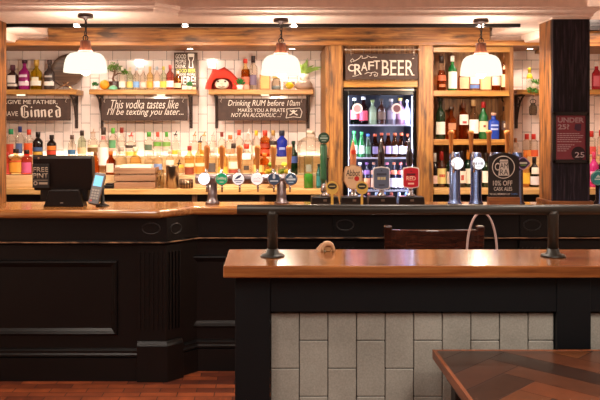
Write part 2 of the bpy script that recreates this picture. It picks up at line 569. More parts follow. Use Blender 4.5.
# ------------------------------------------------------------------ pillars
PD = 5.14
rp = thing('pillar', (X(571, PD), PD + .13, CT), 'dark-stained timber pillar on the bar counter, carrying the framed age notice', 'pillar')
px0, px1 = X(552.5, PD), X(590, PD)
obj('front_board', B().box(px0 + .002, px1, PD, PD + .03, CT + .03, 2.398), W_DARKP, rp, bevel=.003)
obj('core', B().box(px0, px1, PD + .03, PD + .256, CT + .03, 2.398), W_PILL, rp, bevel=.003)
obj('skirt', B().box(px0 - .02, px1 + .02, PD - .018, PD + .27, CT, CT + .032), wood('#4a2512', '#74421f', '#96602f', 'X', .4, 1., .3), rp, bevel=.008)
obj('cap', B().box(px0 - .006, px1 + .006, PD - .012, PD + .26, 2.389, 2.3995), PLASTER, rp, bevel=.002, label='plaster capital strip')
lp = thing('pillar', (X(-25, PD), PD + .13, CT), 'honey timber pillar on the bar counter at the far left edge', 'pillar')
ex1 = X(6.2, 5.39)
obj('core', B().box(ex1 - .258, ex1, PD, PD + .256, CT, 2.3995), W_PILL, lp, bevel=.003)

# framed age notice on the pillar
q = PD - .003
po = thing('framed_notice', (X(570.5, q), q, Z(166, q)), 'black-framed dark red UNDER 25 notice fixed to the dark pillar', 'notice')
a0, a1, b0, b1 = X(552, q), X(588.5, q), Z(163, q), Z(112, q)
fr = B()
for (u0, u1, v0, v1) in ((a0, a1, b0, b0 + .024), (a0, a1, b1 - .024, b1), (a0, a0 + .022, b0, b1), (a1 - .022, a1, b0, b1)):
    fr.box(u0, u1, PD - .022, PD, v0, v1)
obj('frame', fr, mat('#0c0809', .35), po, bevel=.003)
obj('print', B().box(a0 + .018, a1 - .018, PD - .008, PD, b0 + .02, b1 - .02), mat('#8a3040', .5, coat=.3), po)
INKP = mat('#c0a4ac', .7)
yy = PD - .0082
text(po, 'UNDER', X(557.5, q), X(583.5, q), Z(122.6, q), Z(117.6, q), yy, INKP, bold=.03)
text(po, '25?', X(557.5, q), X(569, q), Z(129.4, q), Z(124.2, q), yy, INKP, bold=.03)
obj('emblem', B().prism([(X(574, q), Z(129, q)), (X(575, q), Z(124, q)), (X(581, q), Z(124, q)), (X(580.5, q), Z(131, q)), (X(577, q), Z(131, q))], yy - .0008, yy), mat('#4a2a44', .6), po)
ln = B()
for k, (u, v) in enumerate(((557, 579), (557, 583), (557, 582), (557, 578), (557, 581), (557, 574), (557, 571), (557, 569), (557, 566))):
    pyy = 133.2 + k * 2.0 + (1.2 if k > 4 else 0)
    uu = u
    while uu < v:
        e = min(v, uu + random.uniform(1.5, 3.2)); ln.box(X(uu, q), X(e, q), yy - .0006, yy, Z(pyy + .8, q), Z(pyy, q)); uu = e + .5
obj('lettering', ln, INKP, po, label='fine print lines')
obj('badge', B().cyl((X(578, q), yy - .0008, Z(153.5, q)), S(7, q), .0008, 'Y', 28), mat('#2e1520', .6), po)
text(po, '25', X(574.5, q), X(584, q), Z(157.5, q), Z(152, q), yy - .0012, mat('#d8c8cc', .7), bold=.008)

# ------------------------------------------------------------------ back counters with bottle steps
BD = 6.12
WT = 1.157


def back_counter(x0, x1, lab, steps):
    t = thing('back_counter', ((x0 + x1) / 2, 6.4, 0), lab, 'back counter')
    obj('worktop', B().box(x0, x1, BD, YB - .003, WT - .045, WT), wood('#b98446', '#d3a262', '#e6bf86', 'X', .35, 1., .05), t, bevel=.004)
    obj('cabinet', B().box(x0, x1, BD + .06, YB - .01, 0, WT - .045), BLACK, t)
    if steps:
        ST = wood('#c99e6a', '#dcb584', '#ead0a4', 'X', .4, 1., .03)
        obj('bottle_step', B().box(x0, x1, 6.30, YB - .005, WT, 1.256), ST, t, bevel=.003)
        obj('bottle_step', B().box(x0, x1, 6.50, YB - .005, 1.256, 1.40), ST, t, bevel=.003)
    return t


LC = back_counter(-2.7, X(329, BD) - .006, 'pale timber back counter with bottle steps under the tiled wall, left of fridge', True)
for z_, y_ in ((1.4, 6.735), (1.256, 6.48)):
    obj('light_strip', B().box(X(8, 6.7), X(322, 6.7), y_ - .006, y_ + .006, z_, z_ + .004), lamp('#ffe6c4', 1.2), LC, label='warm LED strip along the bottle step')
for px in (60, 194, 262):
    obj('cabinet_divider', B().box(X(px, BD) - .02, X(px, BD) + .02, BD + .03, BD + .1, 0, WT - .046), wood('#4a2c18', '#6e4526', '#8a5c36', 'Z', .5), LC)
hl = B()
for px in (20, 120, 230):
    hl.box(X(px, BD) - .18, X(px, BD) + .18, BD + .055, BD + .065, .95, 1.06)
obj('drawer_front', hl, mat('#241812', .4), LC)
RC = back_counter(X(433, BD) + .006, XR - .05, 'pale timber back counter below the whisky cabinet, right of fridge', False)

# fridge surround
FD = 6.08
fs = thing('fridge_surround', (X(381, FD), FD, 0), 'rough honey timber posts and boards framing the drinks fridge', 'surround')
for (u, v) in ((329.5, 343), (418.5, 433)):
    obj('post', B().box(X(u, FD), X(v, FD), FD, FD + .16, 0, 2.314), W_POST, fs, bevel=.003)
obj('crosspiece', B().box(X(343, FD) + .001, X(418.5, FD) - .001, FD + .02, FD + .1, Z(87, FD), Z(80.5, FD)), W_SHELF, fs, bevel=.002)
pk = B()
n = 7
for k in range(n):
    u0 = X(343, FD) + (X(418.5, FD) - X(343, FD)) * k / n; u1 = X(343, FD) + (X(418.5, FD) - X(343, FD)) * (k + 1) / n
    pk.box(u0 + .002, u1 - .002, FD + .05, FD + .075, Z(82, FD), 2.314)
obj('backing_boards', pk, W_PLANKZ, fs)
obj('inner_jamb', B().box(X(326, FD), X(329.5, FD) - .001, FD + .06, YB - .004, 1.41, 2.314), W_POST, fs)

# hung sign: CRAFT BEER
D = 6.06
sg = thing('hanging_sign', (X(382, D), D, Z(80, D)), 'brown chalkboard sign reading CRAFT BEER hung over the fridge', 'sign')
obj('board', B().box(X(345.5, D), X(418, D), D, D + .018, Z(79.5, D), Z(53.5, D)), CHALK, sg, bevel=.002)
rd = B().tube([(X(345, D), D + .01, Z(49.4, D)), (X(420, D), D + .01, Z(49.4, D))], .006)
for u in (346, 419): rd.ball((X(u, D), D + .01, Z(49.4, D)), .011)
obj('rod', rd, mat('#b8a898', .35, metal=.6), sg)
st = B()
for u in (351, 414):
    st.tube([(X(u, D), D + .009, Z(47.8, D)), (X(u, D), D + .001, Z(51, D)), (X(u, D), D + .003, Z(55.5, D))], .004)
obj('hanger', st, mat('#b9a99a', .3, metal=.8), sg)
INK = mat('#d2c6ba', .8)
# CRAFT in arched slab letters, rising to the right
for ch, u0, u1, lo, hi in (('C', 348, 354.2, 71.5, 64.2), ('R', 354.2, 362.0, 74.6, 64.0), ('A', 361.0, 367.5, 71, 62.2), ('F', 368, 374, 70, 61.4), ('T', 373.5, 380, 69.2, 60.4)):
    text(sg, ch, X(u0, D), X(u1, D), Z(lo, D), Z(hi, D), D - .0003, INK, bold=.012)
text(sg, 'BEER', X(382, D), X(413.5, D), Z(75.3, D), Z(60.2, D), D - .0003, INK)
srf = B()
for u in (382.2, 390.2, 398.2, 406.2):
    for v in (60.5, 75):
        srf.box(X(u - .9, D), X(u + 2.4, D), D - .0013, D, Z(v + .35, D), Z(v - .35, D))
srf.box(X(412, D), X(414.6, D), D - .0013, D, Z(75.4, D), Z(74.7, D))
obj('lettering', srf, INK, sg, label='letter serifs')
orn = B()


def curl(pts, w=.0028):
    orn.tube([(X(u, D), D - .0012, Z(v, D)) for u, v in pts], w, 6)


curl([(351.5, 62.5), (350.5, 60.5), (352.5, 58.8), (354, 60.3), (352.5, 61.5), (355, 60.8), (358, 59.2), (360, 57.5), (361, 55.8), (362.5, 56.2), (362, 58.3), (365, 58.2), (367.5, 57.2), (367, 55.6), (369, 56.5), (371, 57.6), (374, 57.0), (377, 57.4)])
curl([(352.5, 76.3), (356, 75.8), (359, 74.6)])
curl([(364.5, 74), (368, 72.4), (371.5, 73.2), (371, 75.5), (369.5, 75.8)])
curl([(371, 72.8), (375, 72), (377.8, 73.5), (377, 76), (374.5, 76.2), (374, 74.6), (375.8, 74.2)])
curl([(412.5, 58.6), (414, 58.4)])
obj('ornament', orn, INK, sg, label='chalk scrollwork')

# ------------------------------------------------------------------ drinks fridge
GD = 6.16
fg = thing('drinks_fridge', (X(381, GD), 6.4, 0), 'black glass-door drinks fridge with lit shelves of bottled beer', 'fridge')
fx0, fx1, fz1 = X(343.4, GD), X(418.2, GD), Z(87.2, GD)
BLKG = mat('#0a090b', .25, spec=.5)
shb = B()
shb.box(fx0, fx0 + .02, GD + .035, 6.73, .02, fz1); shb.box(fx1 - .02, fx1, GD + .035, 6.73, .02, fz1)
shb.box(fx0, fx1, 6.70, 6.73, .02, fz1); shb.box(fx0, fx1, GD + .035, 6.73, fz1 - .03, fz1); shb.box(fx0, fx1, GD + .035, 6.73, 0, .12)
obj('cabinet', shb, mat('#262b3e', .4), fg)
dr = B()
ix0, ix1, iz0, iz1 = X(348.4, GD), X(413.2, GD), .2, Z(95, GD)
dr.box(fx0, ix0, GD, GD + .034, .12, fz1); dr.box(ix1, fx1, GD, GD + .034, .12, fz1)
dr.box(ix0, ix1, GD, GD + .034, iz1, fz1); dr.box(ix0, ix1, GD, GD + .034, .12, iz0)
fdoor = obj('door', dr, BLKG, fg, bevel=.003)
obj('pane', B().box(ix0 - .004, ix1 + .004, GD + .014, GD + .02, iz0 - .004, iz1 + .004), glass('#f4f6ff', .97), fdoor)
for px, lab_, c1_, c2_ in ((357.5, 'pale round disc painted as a reflection in the door glass', '#e8dcdc', '#c88890'), (397, 'ringed round disc painted as a reflection in the door glass', '#c8b8c0', '#5a2c3c')):
    st_ = obj('reflection_disc', B().cyl((X(px, GD), GD + .012, Z(108.5, GD)), S(5.2, GD), .0015, 'Y', 28), mat(c1_, .5), fdoor, label=lab_)  # flat coloured discs standing in for reflections on the door glass
    obj('emblem', B().cyl((X(px, GD), GD + .0112, Z(108.5, GD)), S(3.6, GD), .0008, 'Y', 24), mat(c2_, .5), st_)  # inner tone of the same painted reflection
obj('trim_strip', B().box(fx0 + .006, fx1 - .006, GD - .004, GD, Z(90.6, GD), Z(89, GD)), mat('#8a7a70', .3, metal=1.), fdoor)
obj('handle', B().box(ix1 + .012, ix1 + .022, GD - .012, GD, 1.15, 1.6), mat('#1b1718', .3, metal=.5), fdoor)
SHZ = [Z(124.6, 6.3), Z(157.2, 6.3), Z(189.5, 6.3), .87]
for z in SHZ:
    wr = B()
    wr.box(fx0 + .021, fx1 - .021, 6.235, 6.243, z - .012, z)
    for k in range(26):
        xx = fx0 + .03 + k * (fx1 - fx0 - .06) / 25
        wr.box(xx - .0015, xx + .0015, 6.24, 6.69, z - .004, z)
    obj('wire_shelf', wr, mat('#d8dce8', .3), fg)
for xx in (fx0 + .036, fx1 - .042):
    obj('light_strip', B().box(xx, xx + .012, 6.215, 6.23, .3, iz1 - .01), lamp('#dfe8ff', 6), fg)


ORD = ['first', 'second', 'third', 'fourth', 'fifth', 'sixth', 'seventh', 'eighth', 'ninth', 'tenth', 'eleventh', 'twelfth']

# ------------------------------------------------------------------ bottles
PROF = {
    'spirit': [(.90, 0), (1, .02), (1, .60), (.93, .65), (.55, .72), (.36, .78), (.33, .97), (.38, .975), (.38, 1)],
    'wine': [(.92, 0), (1, .02), (1, .58), (.95, .63), (.6, .71), (.38, .76), (.36, .96), (.42, .965), (.42, 1)],
    'gin': [(.93, 0), (1, .02), (1, .66), (.9, .71), (.5, .75), (.42, .79), (.40, .97), (.44, .975), (.44, 1)],
    'slim': [(.92, 0), (1, .015), (1, .55), (.92, .62), (.6, .70), (.42, .80), (.40, .97), (.45, .975), (.45, 1)],
    'squat': [(.94, 0), (1, .03), (1, .52), (.95, .60), (.6, .68), (.36, .74), (.33, .96), (.42, .965), (.42, 1)],
    'beer': [(.92, 0), (1, .02), (1, .52), (.93, .60), (.62, .72), (.45, .84), (.42, .97), (.47, .975), (.47, 1)],
    'tear': [(.80, 0), (.98, .06), (1, .2), (.9, .4), (.66, .58), (.46, .72), (.40, .96), (.45, .965), (.45, 1)],
}


def bottle(name, px, ytop, wpx, D, base, body, cap, labels=(), style='spirit', sq=2.0, text_=None, group=None,
           caplen=.10, capw=None, pourer=False, liquid=None, fill=.55, n=18, kind='bottle', depth=1.0):
    xc = X(px, D); h = Z(ytop, D) - base; r = S(wpx, D) / 2
    org = (xc, D, base)
    pr = PROF[style]
    prof = [(q[0] * r, q[1] * h, sq if q[1] < .67 else 2.0) for q in pr]
    hb = h
    o = obj(name, B().lathe(prof, org, n, sy=depth), body, None, text_, kind, group, at=org)
    neck = pr[-2][0] * r
    cw = capw or neck * 1.12
    if cap is not None:
        if pourer:
            c = B().cyl((xc, D, base + h * .985), cw, h * .05, n=12)
            c.tube([(xc, D, base + h * 1.02), (xc + .004, D - .004, base + h * 1.10), (xc + .012, D - .01, base + h * 1.19)], [.006, .0045, .004], 8)
        else:
            c = B().lathe([(cw * 1.0, 0), (cw, h * caplen * .93), (cw * .9, h * caplen), (.0001, h * caplen)], (xc, D, base + h * (1.004 - caplen)), 14)
        obj('cap', c, cap, o)
    for lb in labels:
        z0, z1, col = lb[0], lb[1], lb[2]
        ha = math.radians(lb[3] if len(lb) > 3 else 68)
        rr = lambda t: max(q2(pr, t) * r * 1.012, .002)
        pl = [(rr(z0 + (z1 - z0) * k / 4) + .0005, h * (z0 + (z1 - z0) * k / 4), sq if z1 < .67 else 2.0) for k in range(5)]
        pl2 = [(q[0] + .0006, q[1], q[2]) for q in pl]
        lo = obj('label_paper', B().lathe(pl2, org, 12, a0=-PI / 2 - ha, a1=-PI / 2 + ha, sy=depth), mat(col, .6), o)
    if liquid is not None:
        lp_ = [(q[0] * r * .95, q[1] * h + .003, sq if q[1] < .67 else 2.) for q in pr if q[1] < fill]
        lp_.append((q2(pr, fill) * r * .95, h * fill, sq if fill < .67 else 2.))
        obj('liquid', B().lathe(lp_, org, n, sy=depth), liquid, o)
    return o


def q2(pr, t):
    for i in range(len(pr) - 1):
        (a, b), (c, d) = pr[i], pr[i + 1]
        if b <= t <= d and d > b: return a + (c - a) * (t - b) / (d - b)
    return pr[-1][0]


CLEAR = glass('#fbf8f2', .98)
CLEARG = glass('#edf5e6', .97)
AMBER = glass('#f4ba7c', .96)
AMBERD = glass('#d08848', .92)
HON = glass('#fdedc8', .98)
YEL = glass('#e8d84a', .95)
LIQ_A = glass('#f4b870', .98)
LIQ_P = glass('#f3a5a0', .98)
G_DK = mat('#0c2412', .12, coat=.4)
G_GRN = mat('#17602a', .12, coat=.4)
G_BLK = mat('#140e0d', .15, coat=.4)
G_BRN = mat('#3a1a0c', .12, coat=.4)
G_BLUE = mat('#1b2f9e', .15, coat=.4)


def capm(c): return mat(c, .4)


UT, LT = 1.40, 1.256
UD, LD = 6.62, 6.40
GU = 'bottles on the upper bottle step'
GL = 'bottles on the lower bottle step'
up = [
    # px, top, width, body, cap colour, pourer, labels, style, label text
    (11, 129, 11, CLEAR, '#1f8a56', 0, [(.08, .46, '#c8442c', 48)], 'gin', 'clear bottle with green cap and red label, beside the left pillar'),
    (20, 126.5, 10, CLEAR, '#1c2a66', 0, [(.1, .44, '#5a6fa0', 45)], 'spirit', 'clear bottle with navy cap and blue label near the left pillar'),
    (29, 129.5, 11, CLEAR, '#d2402c', 0, [(.06, .5, '#e2581e', 55)], 'spirit', 'clear bottle with red cap and bright orange label, left end of upper step'),
    (38, 132, 11, G_BLK, '#1a100c', 0, [(.22, .38, '#3d5a86'), (.08, .2, '#c9a23c')], 'wine', 'black bottle with blue and gold label, above the till'),
    (51.7, 135, 10.5, G_BLK, '#1a100c', 0, [(.3, .5, '#d87a2a'), (.1, .28, '#c23a20')], 'wine', 'black bottle with orange and red label, above the till'),
    (72, 135, 9, CLEAR, '#5a3f34', 0, [(.1, .32, '#3f74a0')], 'slim', 'clear slim bottle with brown stopper and blue label behind the till'),
    (82, 130.5, 9.5, CLEARG, '#2a1c14', 0, [(.1, .35, '#e8c79a')], 'wine', 'pale green glass bottle with black cap above the till'),
    (93, 133, 12, CLEAR, '#c09a80', 1, [(.2, .38, '#7a5a2c'), (.4, .5, '#e8d8b0')], 'gin', 'clear bottle with pale pourer and gold-brown label above the card reader'),
    (113, 128, 10, CLEAR, '#5fae3c', 0, [(.3, .58, '#5c9a68', 46)], 'spirit', 'clear bottle with lime green cap and round green label'),
    (121.7, 127.5, 8.5, CLEAR, '#8a2a1c', 0, [(.1, .35, '#efe4d4')], 'slim', 'clear bottle with dark red cap behind the small corked bottle'),
    (131, 136, 12, CLEAR, '#d0402c', 1, [(.42, .56, '#4a3c34'), (.05, .25, '#e8cf68')], 'gin', 'clear bottle with red pourer and yellow label over the crate'),
    (149, 132, 11.5, CLEAR, '#4f9c38', 0, [(.26, .5, '#566a52', 42)], 'spirit', 'clear bottle with green cap and round dark green label, left of three'),
    (157.7, 132, 9, CLEAR, '#c2462c', 0, [(.42, .6, '#6aa03c', 75)], 'spirit', 'clear bottle with red cap and green band, middle of three'),
    (166.6, 132, 9, CLEAR, '#4f9c38', 0, [(.42, .6, '#7aa44c', 75)], 'spirit', 'clear bottle with green cap and green band, right of three'),
    (175.6, 135, 9, CLEAR, '#2c1c18', 1, [(.1, .3, '#f0c040')], 'slim', 'clear bottle with black pourer above the steel mug'),
    (194.5, 135.5, 10, CLEAR, '#d8773a', 1, [(.3, .6, '#e6b8a4', 50)], 'spirit', 'clear bottle with orange pourer and pale pink label, left of the bar tap'),
    (204, 135.5, 10, CLEAR, '#e0943c', 1, [(.1, .32, '#e8b050')], 'spirit', 'clear bottle with amber pourer above the plain white badge'),
    (213, 135.5, 9, CLEAR, '#b8aaa0', 1, [(.15, .45, '#cfc4b8')], 'slim', 'clear bottle with grey pourer between first two tap handles'),
    (221.8, 132, 9, CLEAR, '#7a2a1c', 0, [(.12, .35, '#e8c468')], 'spirit', 'clear bottle with maroon cap behind the second tap handle'),
    (230.3, 135, 10, CLEAR, '#e0703c', 0, [(.12, .35, '#d8a07a')], 'gin', 'clear bottle with orange cap between second and third tap handles'),
    (239, 130, 9.5, CLEAR, '#d8402c', 0, [(.15, .42, '#ecd8c0')], 'spirit', 'clear bottle with bright red cap behind the third tap handle'),
    (248, 133, 9.5, CLEAR, '#e8e0d8', 1, [(.12, .5, '#f0e8dc')], 'spirit', 'clear bottle with white pourer and white label between tap handles'),
    (256.3, 130.5, 9, CLEAR, '#e0b42c', 0, [(.15, .42, '#e8d8b4')], 'spirit', 'clear bottle with yellow cap behind the fourth tap handle'),
    (265, 130.5, 11, AMBER, '#d2402c', 0, [(.12, .28, '#c8502c'), (.34, .5, '#a03c20')], 'gin', 'amber bottle with red cap and brick-coloured labels'),
    (273.2, 130.5, 9, CLEAR, '#c89a50', 0, [(.45, .6, '#3a2c24'), (.1, .3, '#d8b080')], 'slim', 'clear bottle with gold cap left of the blue bottle'),
    (282, 130.5, 12.5, G_BLUE, '#272a3c', 0, [(.26, .36, '#8f9fd8', 30)], 'wine', 'cobalt blue bottle with dark cap among the tap handles'),
]
for (px, yt, wp, bd, cc, po_, lbs, sty, lab) in up:
    bottle('spirit_bottle', px, yt, wp * .9, UD + random.uniform(-.02, .03), UT, bd, capm(cc), lbs, sty, 2., lab, GU, pourer=bool(po_),
           caplen=.2, n=16, liquid=(LIQ_A if bd is AMBER else None))
low = [
    (7, 152, 9, LIQ_P, '#b8302c', 0, [(.1, .5, '#c8382c')], 'spirit', 'red-labelled bottle pressed against the left pillar'),
    (16, 149, 13, HON, '#241713', 0, [(.1, .48, '#e8a03c'), (.5, .56, '#d85a24')], 'squat', 'round golden bottle with orange label and dark neck, lower step far left'),
    (26.8, 150, 11.5, LIQ_P, '#2a1716', 0, [(.08, .5, '#d05a86')], 'gin', 'pink-labelled bottle with dark neck, left of the till'),
    (95.5, 152, 8.5, AMBER, '#7a4a24', 0, [], 'gin', 'orange spirit bottle peeping out between till and card reader'),
    (103.5, 127.5, 11.5, CLEAR, '#3a2a22', 0, [(.2, .58, '#efe6da', 75), (.74, .82, '#b8645c', 70)], 'wine', 'tall white bottle with script label and dark cap'),
    (110.8, 151, 10.5, AMBERD, '#d8742a', 0, [(.1, .48, '#ecd6bc', 40)], 'squat', 'square amber bottle with orange cap, left of the crate'),
    (121, 147, 12.5, CLEAR, '#b09a88', 0, [(.12, .36, '#efe8dc', 50)], 'squat', 'small clear corked bottle behind the crate'),
    (135.5, 147, 12, HON, '#e8d8b8', 0, [(.1, .4, '#f0e2b4')], 'squat', 'pale yellow bottle half hidden behind the crate'),
    (149, 153, 10, CLEAR, '#f0e4d0', 0, [(.36, .48, '#8a7a6c', 40)], 'gin', 'clear bottle with small grey label behind crate, left of the blue-labelled one'),
    (158.4, 152, 10, CLEAR, '#e6dccc', 0, [(.22, .48, '#7f94c0', 55)], 'gin', 'clear bottle with small blue label right behind the crate'),
    (170, 150, 9, CLEAR, '#d8b49a', 0, [(.4, .6, '#e4dccf')], 'gin', 'clear bottle rising behind the steel mug'),
    (179.5, 151, 10, CLEAR, '#e2c890', 0, [(.28, .42, '#e8b840'), (.45, .5, '#5a3c30', 30)], 'spirit', 'clear bottle with yellow label behind the ridged tin'),
    (189.5, 146, 11, HON, '#9a2c22', 0, [(.02, .26, '#8a3c22', 60), (.28, .40, '#e8d0a0', 60)], 'spirit', 'honey bottle with dark red cap and red crest label, left of the taps'),
    (200, 142, 10.5, HON, '#33241e', 1, [(.04, .24, '#d87c28'), (.26, .36, '#e8d4b0')], 'spirit', 'honey bottle with black pourer and orange label by the first badge'),
    (212, 148, 11, CLEAR, '#c8b8a8', 0, [(.1, .44, '#5a4f4a', 45)], 'gin', 'clear bottle with dark square label between first and second badge'),
    (223, 148, 10.5, HON, '#e0b060', 0, [(.05, .3, '#e8b440')], 'spirit', 'golden bottle with mustard label behind the green badge'),
    (233.5, 143.5, 11, CLEAR, '#3a2c24', 0, [(.05, .16, '#9a4030'), (.2, .42, '#f0e0c4')], 'gin', 'clear bottle with black cap, red and cream labels behind the bar tap'),
    (246.5, 144, 12, CLEAR, '#c8402c', 0, [(.5, .7, '#f4ece0', 50), (.16, .3, '#4a3a30', 28)], 'gin', 'clear bottle with red top and dark square label'),
    (258, 150, 10, HON, '#d8c8a8', 0, [(.1, .4, '#e8c878')], 'spirit', 'golden bottle with straw label behind the pink-scripted badge'),
    (264.5, 153, 10, AMBER, '#d87828', 0, [(.12, .42, '#e89038')], 'gin', 'short amber bottle with orange label beside the fruit bowls'),
]
for (px, yt, wp, bd, cc, po_, lbs, sty, lab) in low:
    bottle('spirit_bottle', px, yt, wp * .92, LD + random.uniform(-.015, .02), LT, bd, capm(cc), lbs, sty, 2. if sty != 'squat' else 3.2, lab, GL,
           pourer=bool(po_), caplen=.16, n=16)
bottle('herbal_liqueur_bottle', 293.5, 141, 8.5, 6.40, LT, G_DK, capm('#14301c'), [(.35, .55, '#3c4f8a', 60)], 'wine', 2., 'dark green bottle with blue label beside the big glass jar', GL)
bottle('small_bottle', 318.8, 164, 5.5, 6.2, WT, mat('#1f5a50', .15, coat=.4), capm('#14302c'), [(.1, .5, '#2a7a78', 60)], 'beer', 2., 'small teal bottle on the counter beside the green-badged pump')

# demijohn with a green-stemmed glass in front
org = (X(310.5, 6.52), 6.5, 0)
D = 6.395
dj = thing('demijohn', (X(310.5, D), D, LT), 'large clear glass demijohn on the bottle step, left of fridge post', 'jar')
r = S(27, D) / 2; hz = Z(133, D) - LT
obj('glass', B().lathe([(r * .9, 0), (r, .02), (r, hz * .68), (r * .9, hz * .8), (r * .55, hz * .88), (r * .34, hz * .9), (r * .34, hz * .985), (r * .4, hz)], (X(310.5, D), D + .0, LT), 28, sy=.78), glass('#f6f3ec', .97), dj)
obj('stopper', B().cyl((X(310.5, D), D, LT + hz * .97), r * .3, .03), mat('#d8c8b0', .7), dj)
D = 6.21
gb = thing('pitcher', (X(308.5, D), D, WT), 'glass pitcher with green base standing before the big jar', 'pitcher')
r = S(9.5, D) / 2; hz = Z(156, D) - WT
obj('vessel', B().lathe([(r, 0), (r, hz * .95), (r * 1.05, hz)], (X(308.5, D), D, WT), 20), glass('#f0f5ec', .96), gb)
obj('green_base', B().lathe([(r * .95, .003), (r * .95, hz * .36), (r * .8, hz * .45), (.001, hz * .46)], (X(308.5, D), D, WT), 20), mat('#4fa838', .15, coat=.3), gb, label='bright green glass base')
obj('crest', B().lathe([(r * 1.02, hz * .52), (r * 1.02, hz * .74)], (X(308.5, D), D, WT), 10, a0=-PI / 2 - .6, a1=-PI / 2 + .6), mat('#8a8a78', .5), gb)

# glass bowls of fruit
for i, (px, lab) in enumerate(((270.5, 'cut glass bowl of limes behind the tall tap'), (284, 'cut glass bowl of lemon wedges beside the dark green bottle'))):
    D = 6.21
    bw = thing('fruit_bowl', (X(px, D), D, WT), lab, 'bowl', 'fruit bowls')
    r = S(13, D) / 2; hz = Z(165, D) - WT
    obj('bowl', B().lathe([(r * .5, 0), (r * .5, .008), (r * .2, .02), (r * .2, hz * .35), (r * .7, hz * .45), (r, hz * .75), (r * 1.02, hz)], (X(px, D), D, WT), 18), glass('#eee6da', .86), bw)
    for k in range(4):
        tag(obj(('lemon', 'lime')[(k + i) % 2], B().ball((X(px, D) + (-.026, .024, 0, .002)[k], D + (-.018, -.02, .022, -.002)[k], WT + hz * (.72, .72, .74, 1.02)[k]), .021, 12, 1.15), mat(('#e4cf3c', '#7d9a34')[(k + i) % 2], .5)),
            ('lemon wedge', 'lime')[(k + i) % 2] + ' in the ' + ('left', 'right')[i] + ' fruit bowl, ' + ('front left', 'front right', 'at the back', 'on top')[k], 'fruit', 'fruit in the glass bowls')

# counter clutter
D = 6.16
cr = thing('crate', (X(134.5, D), D + .12, WT), 'pale slatted wooden crate on the back counter right of card reader', 'crate')
u0, u1 = X(114, D), X(155, D); z1 = Z(167, D)
hgt = (z1 - WT)
for k in range(3):
    a = WT + hgt * (k / 3.) + .004; c = WT + hgt * ((k + 1) / 3.) - .008
    for (p0, p1, q0, q1) in ((u0, u1, D, D + .012), (u0, u1, D + .24, D + .252), (u0, u0 + .012, D + .012, D + .24), (u1 - .012, u1, D + .012, D + .24)):
        obj('slat', B().box(p0, p1, q0, q1, a, c), W_CRATE, cr, bevel=.002)
for px in (114, 155):
    s = 1 if px == 114 else -1
    for dd in (D + .016, D + .225):
        x0 = X(px, D) + s * .014
        obj('corner_post', B().box(min(x0, x0 + s * .02), max(x0, x0 + s * .02), dd, dd + .02, WT, z1 - .006), W_CRATE, cr)
obj('bottom', B().box(u0 + .013, u1 - .013, D + .013, D + .239, WT, WT + .006), W_CRATE, cr)
nb = obj('napkin_stack', B().box(u0 + .04, u1 - .04, D + .045, D + .2, WT + .007, z1 + .012), mat('#f2ead8', .8), at=(X(134.5, D), D + .1, WT + .007))
tag(nb, 'stack of cream napkins filling the slatted crate', 'napkins')
D = 6.15
bx = thing('tray', (X(111, D), D + .05, WT), 'small black plastic tray between card reader and crate', 'tray')
obj('body', B().box(X(103.5, D), X(114, D) - .004, D, D + .1, WT, WT + .028), BLACK, bx, bevel=.004)
obj('lid', B().box(X(105, D), X(113, D) - .004, D + .005, D + .09, WT + .028, WT + .042), BLACK, bx, bevel=.004)
mg = thing('tankard', (X(171.5, D), D + .04, WT), 'tall brushed steel tankard on the back counter', 'tankard')
r = S(12.6, D) / 2; hz = Z(166, D) - WT
obj('body', B().lathe([(r, 0), (r, hz - .004), (r * 1.03, hz), (r * .95, hz), (r * .93, .01), (.001, .01)], (X(171.5, D), D + .055, WT), 28), STEEL, mg)
obj('utensil', B().tube([(X(173, D), D + .07, WT + .012), (X(178.5, D), D + .07, Z(160, D))], .005), IRON, mg, label='dark metal handle sticking out')
tn = thing('tin', (X(185.5, D), D + .05, WT), 'low ridged metal tin beside the steel tankard', 'tin')
r = S(12.5, D) / 2; hz = Z(179.3, D) - WT
obj('body', B().lathe([(r, 0), (r, hz)], (X(185.5, D), D + .052, WT), 28), mat('#a08468', .35, metal=.9), tn)
rg = B()
for k in range(14):
    t = 2 * PI * k / 14
    rg.cyl((X(185.5, D) + r * math.cos(t), D + .052 + r * math.sin(t), WT + .004), .006, hz - .008, n=8)
obj('ridges', rg, mat('#5c4534', .4, metal=.8), tn)
gl_ = thing('tumbler', (X(159.5, D), D + .04, WT), 'clear tumbler holding a bar spoon beside the crate', 'glass')
r = S(8, D) / 2; hz = Z(170, D) - WT
obj('vessel', B().lathe([(r * .85, 0), (r, hz)], (X(159.8, D), D + .045, WT), 18), glass('#f4ecda', .92), gl_)
sp = obj('bar_spoon', B().tube([(X(158, D), D + .05, WT + .008), (X(162, D), D + .04, Z(166, D))], .0035).ball((X(158.4, D), D + .05, WT + .017), .009), CHROME, at=(X(158, D), D + .05, WT + .004))
tag(sp, 'thin metal bar spoon standing in the clear tumbler', 'spoon')

# ------------------------------------------------------------------ wall shelves
SD = 6.50
SZ = Z(89.4, SD)


def bracket(x, parent):
    b = B()
    b.bar((x, YB - .008, SZ - .04), (x, YB - .008, SZ - .335), .026, .012, (0, 1, 0))
    b.bar((x, YB - .004, SZ - .05), (x, SD + .04, SZ - .05), .02, .012)
    pts = [(x, SD + .045, SZ - .055)]
    for k in range(9):
        t = k / 8
        pts.append((x, SD + .06 + .16 * t + .02 * math.sin(PI * t), SZ - .06 - .20 * t ** 1.4))
    b.tube(pts, .008, 8)
    b.tube([(x, YB - .06 + .03 * math.cos(2 * PI * k / 14), SZ - .095 + .03 * math.sin(2 * PI * k / 14)) for k in range(14)], .006, 6, True)
    return obj('bracket', b, mat('#3c2c25', .55, metal=.3), parent)


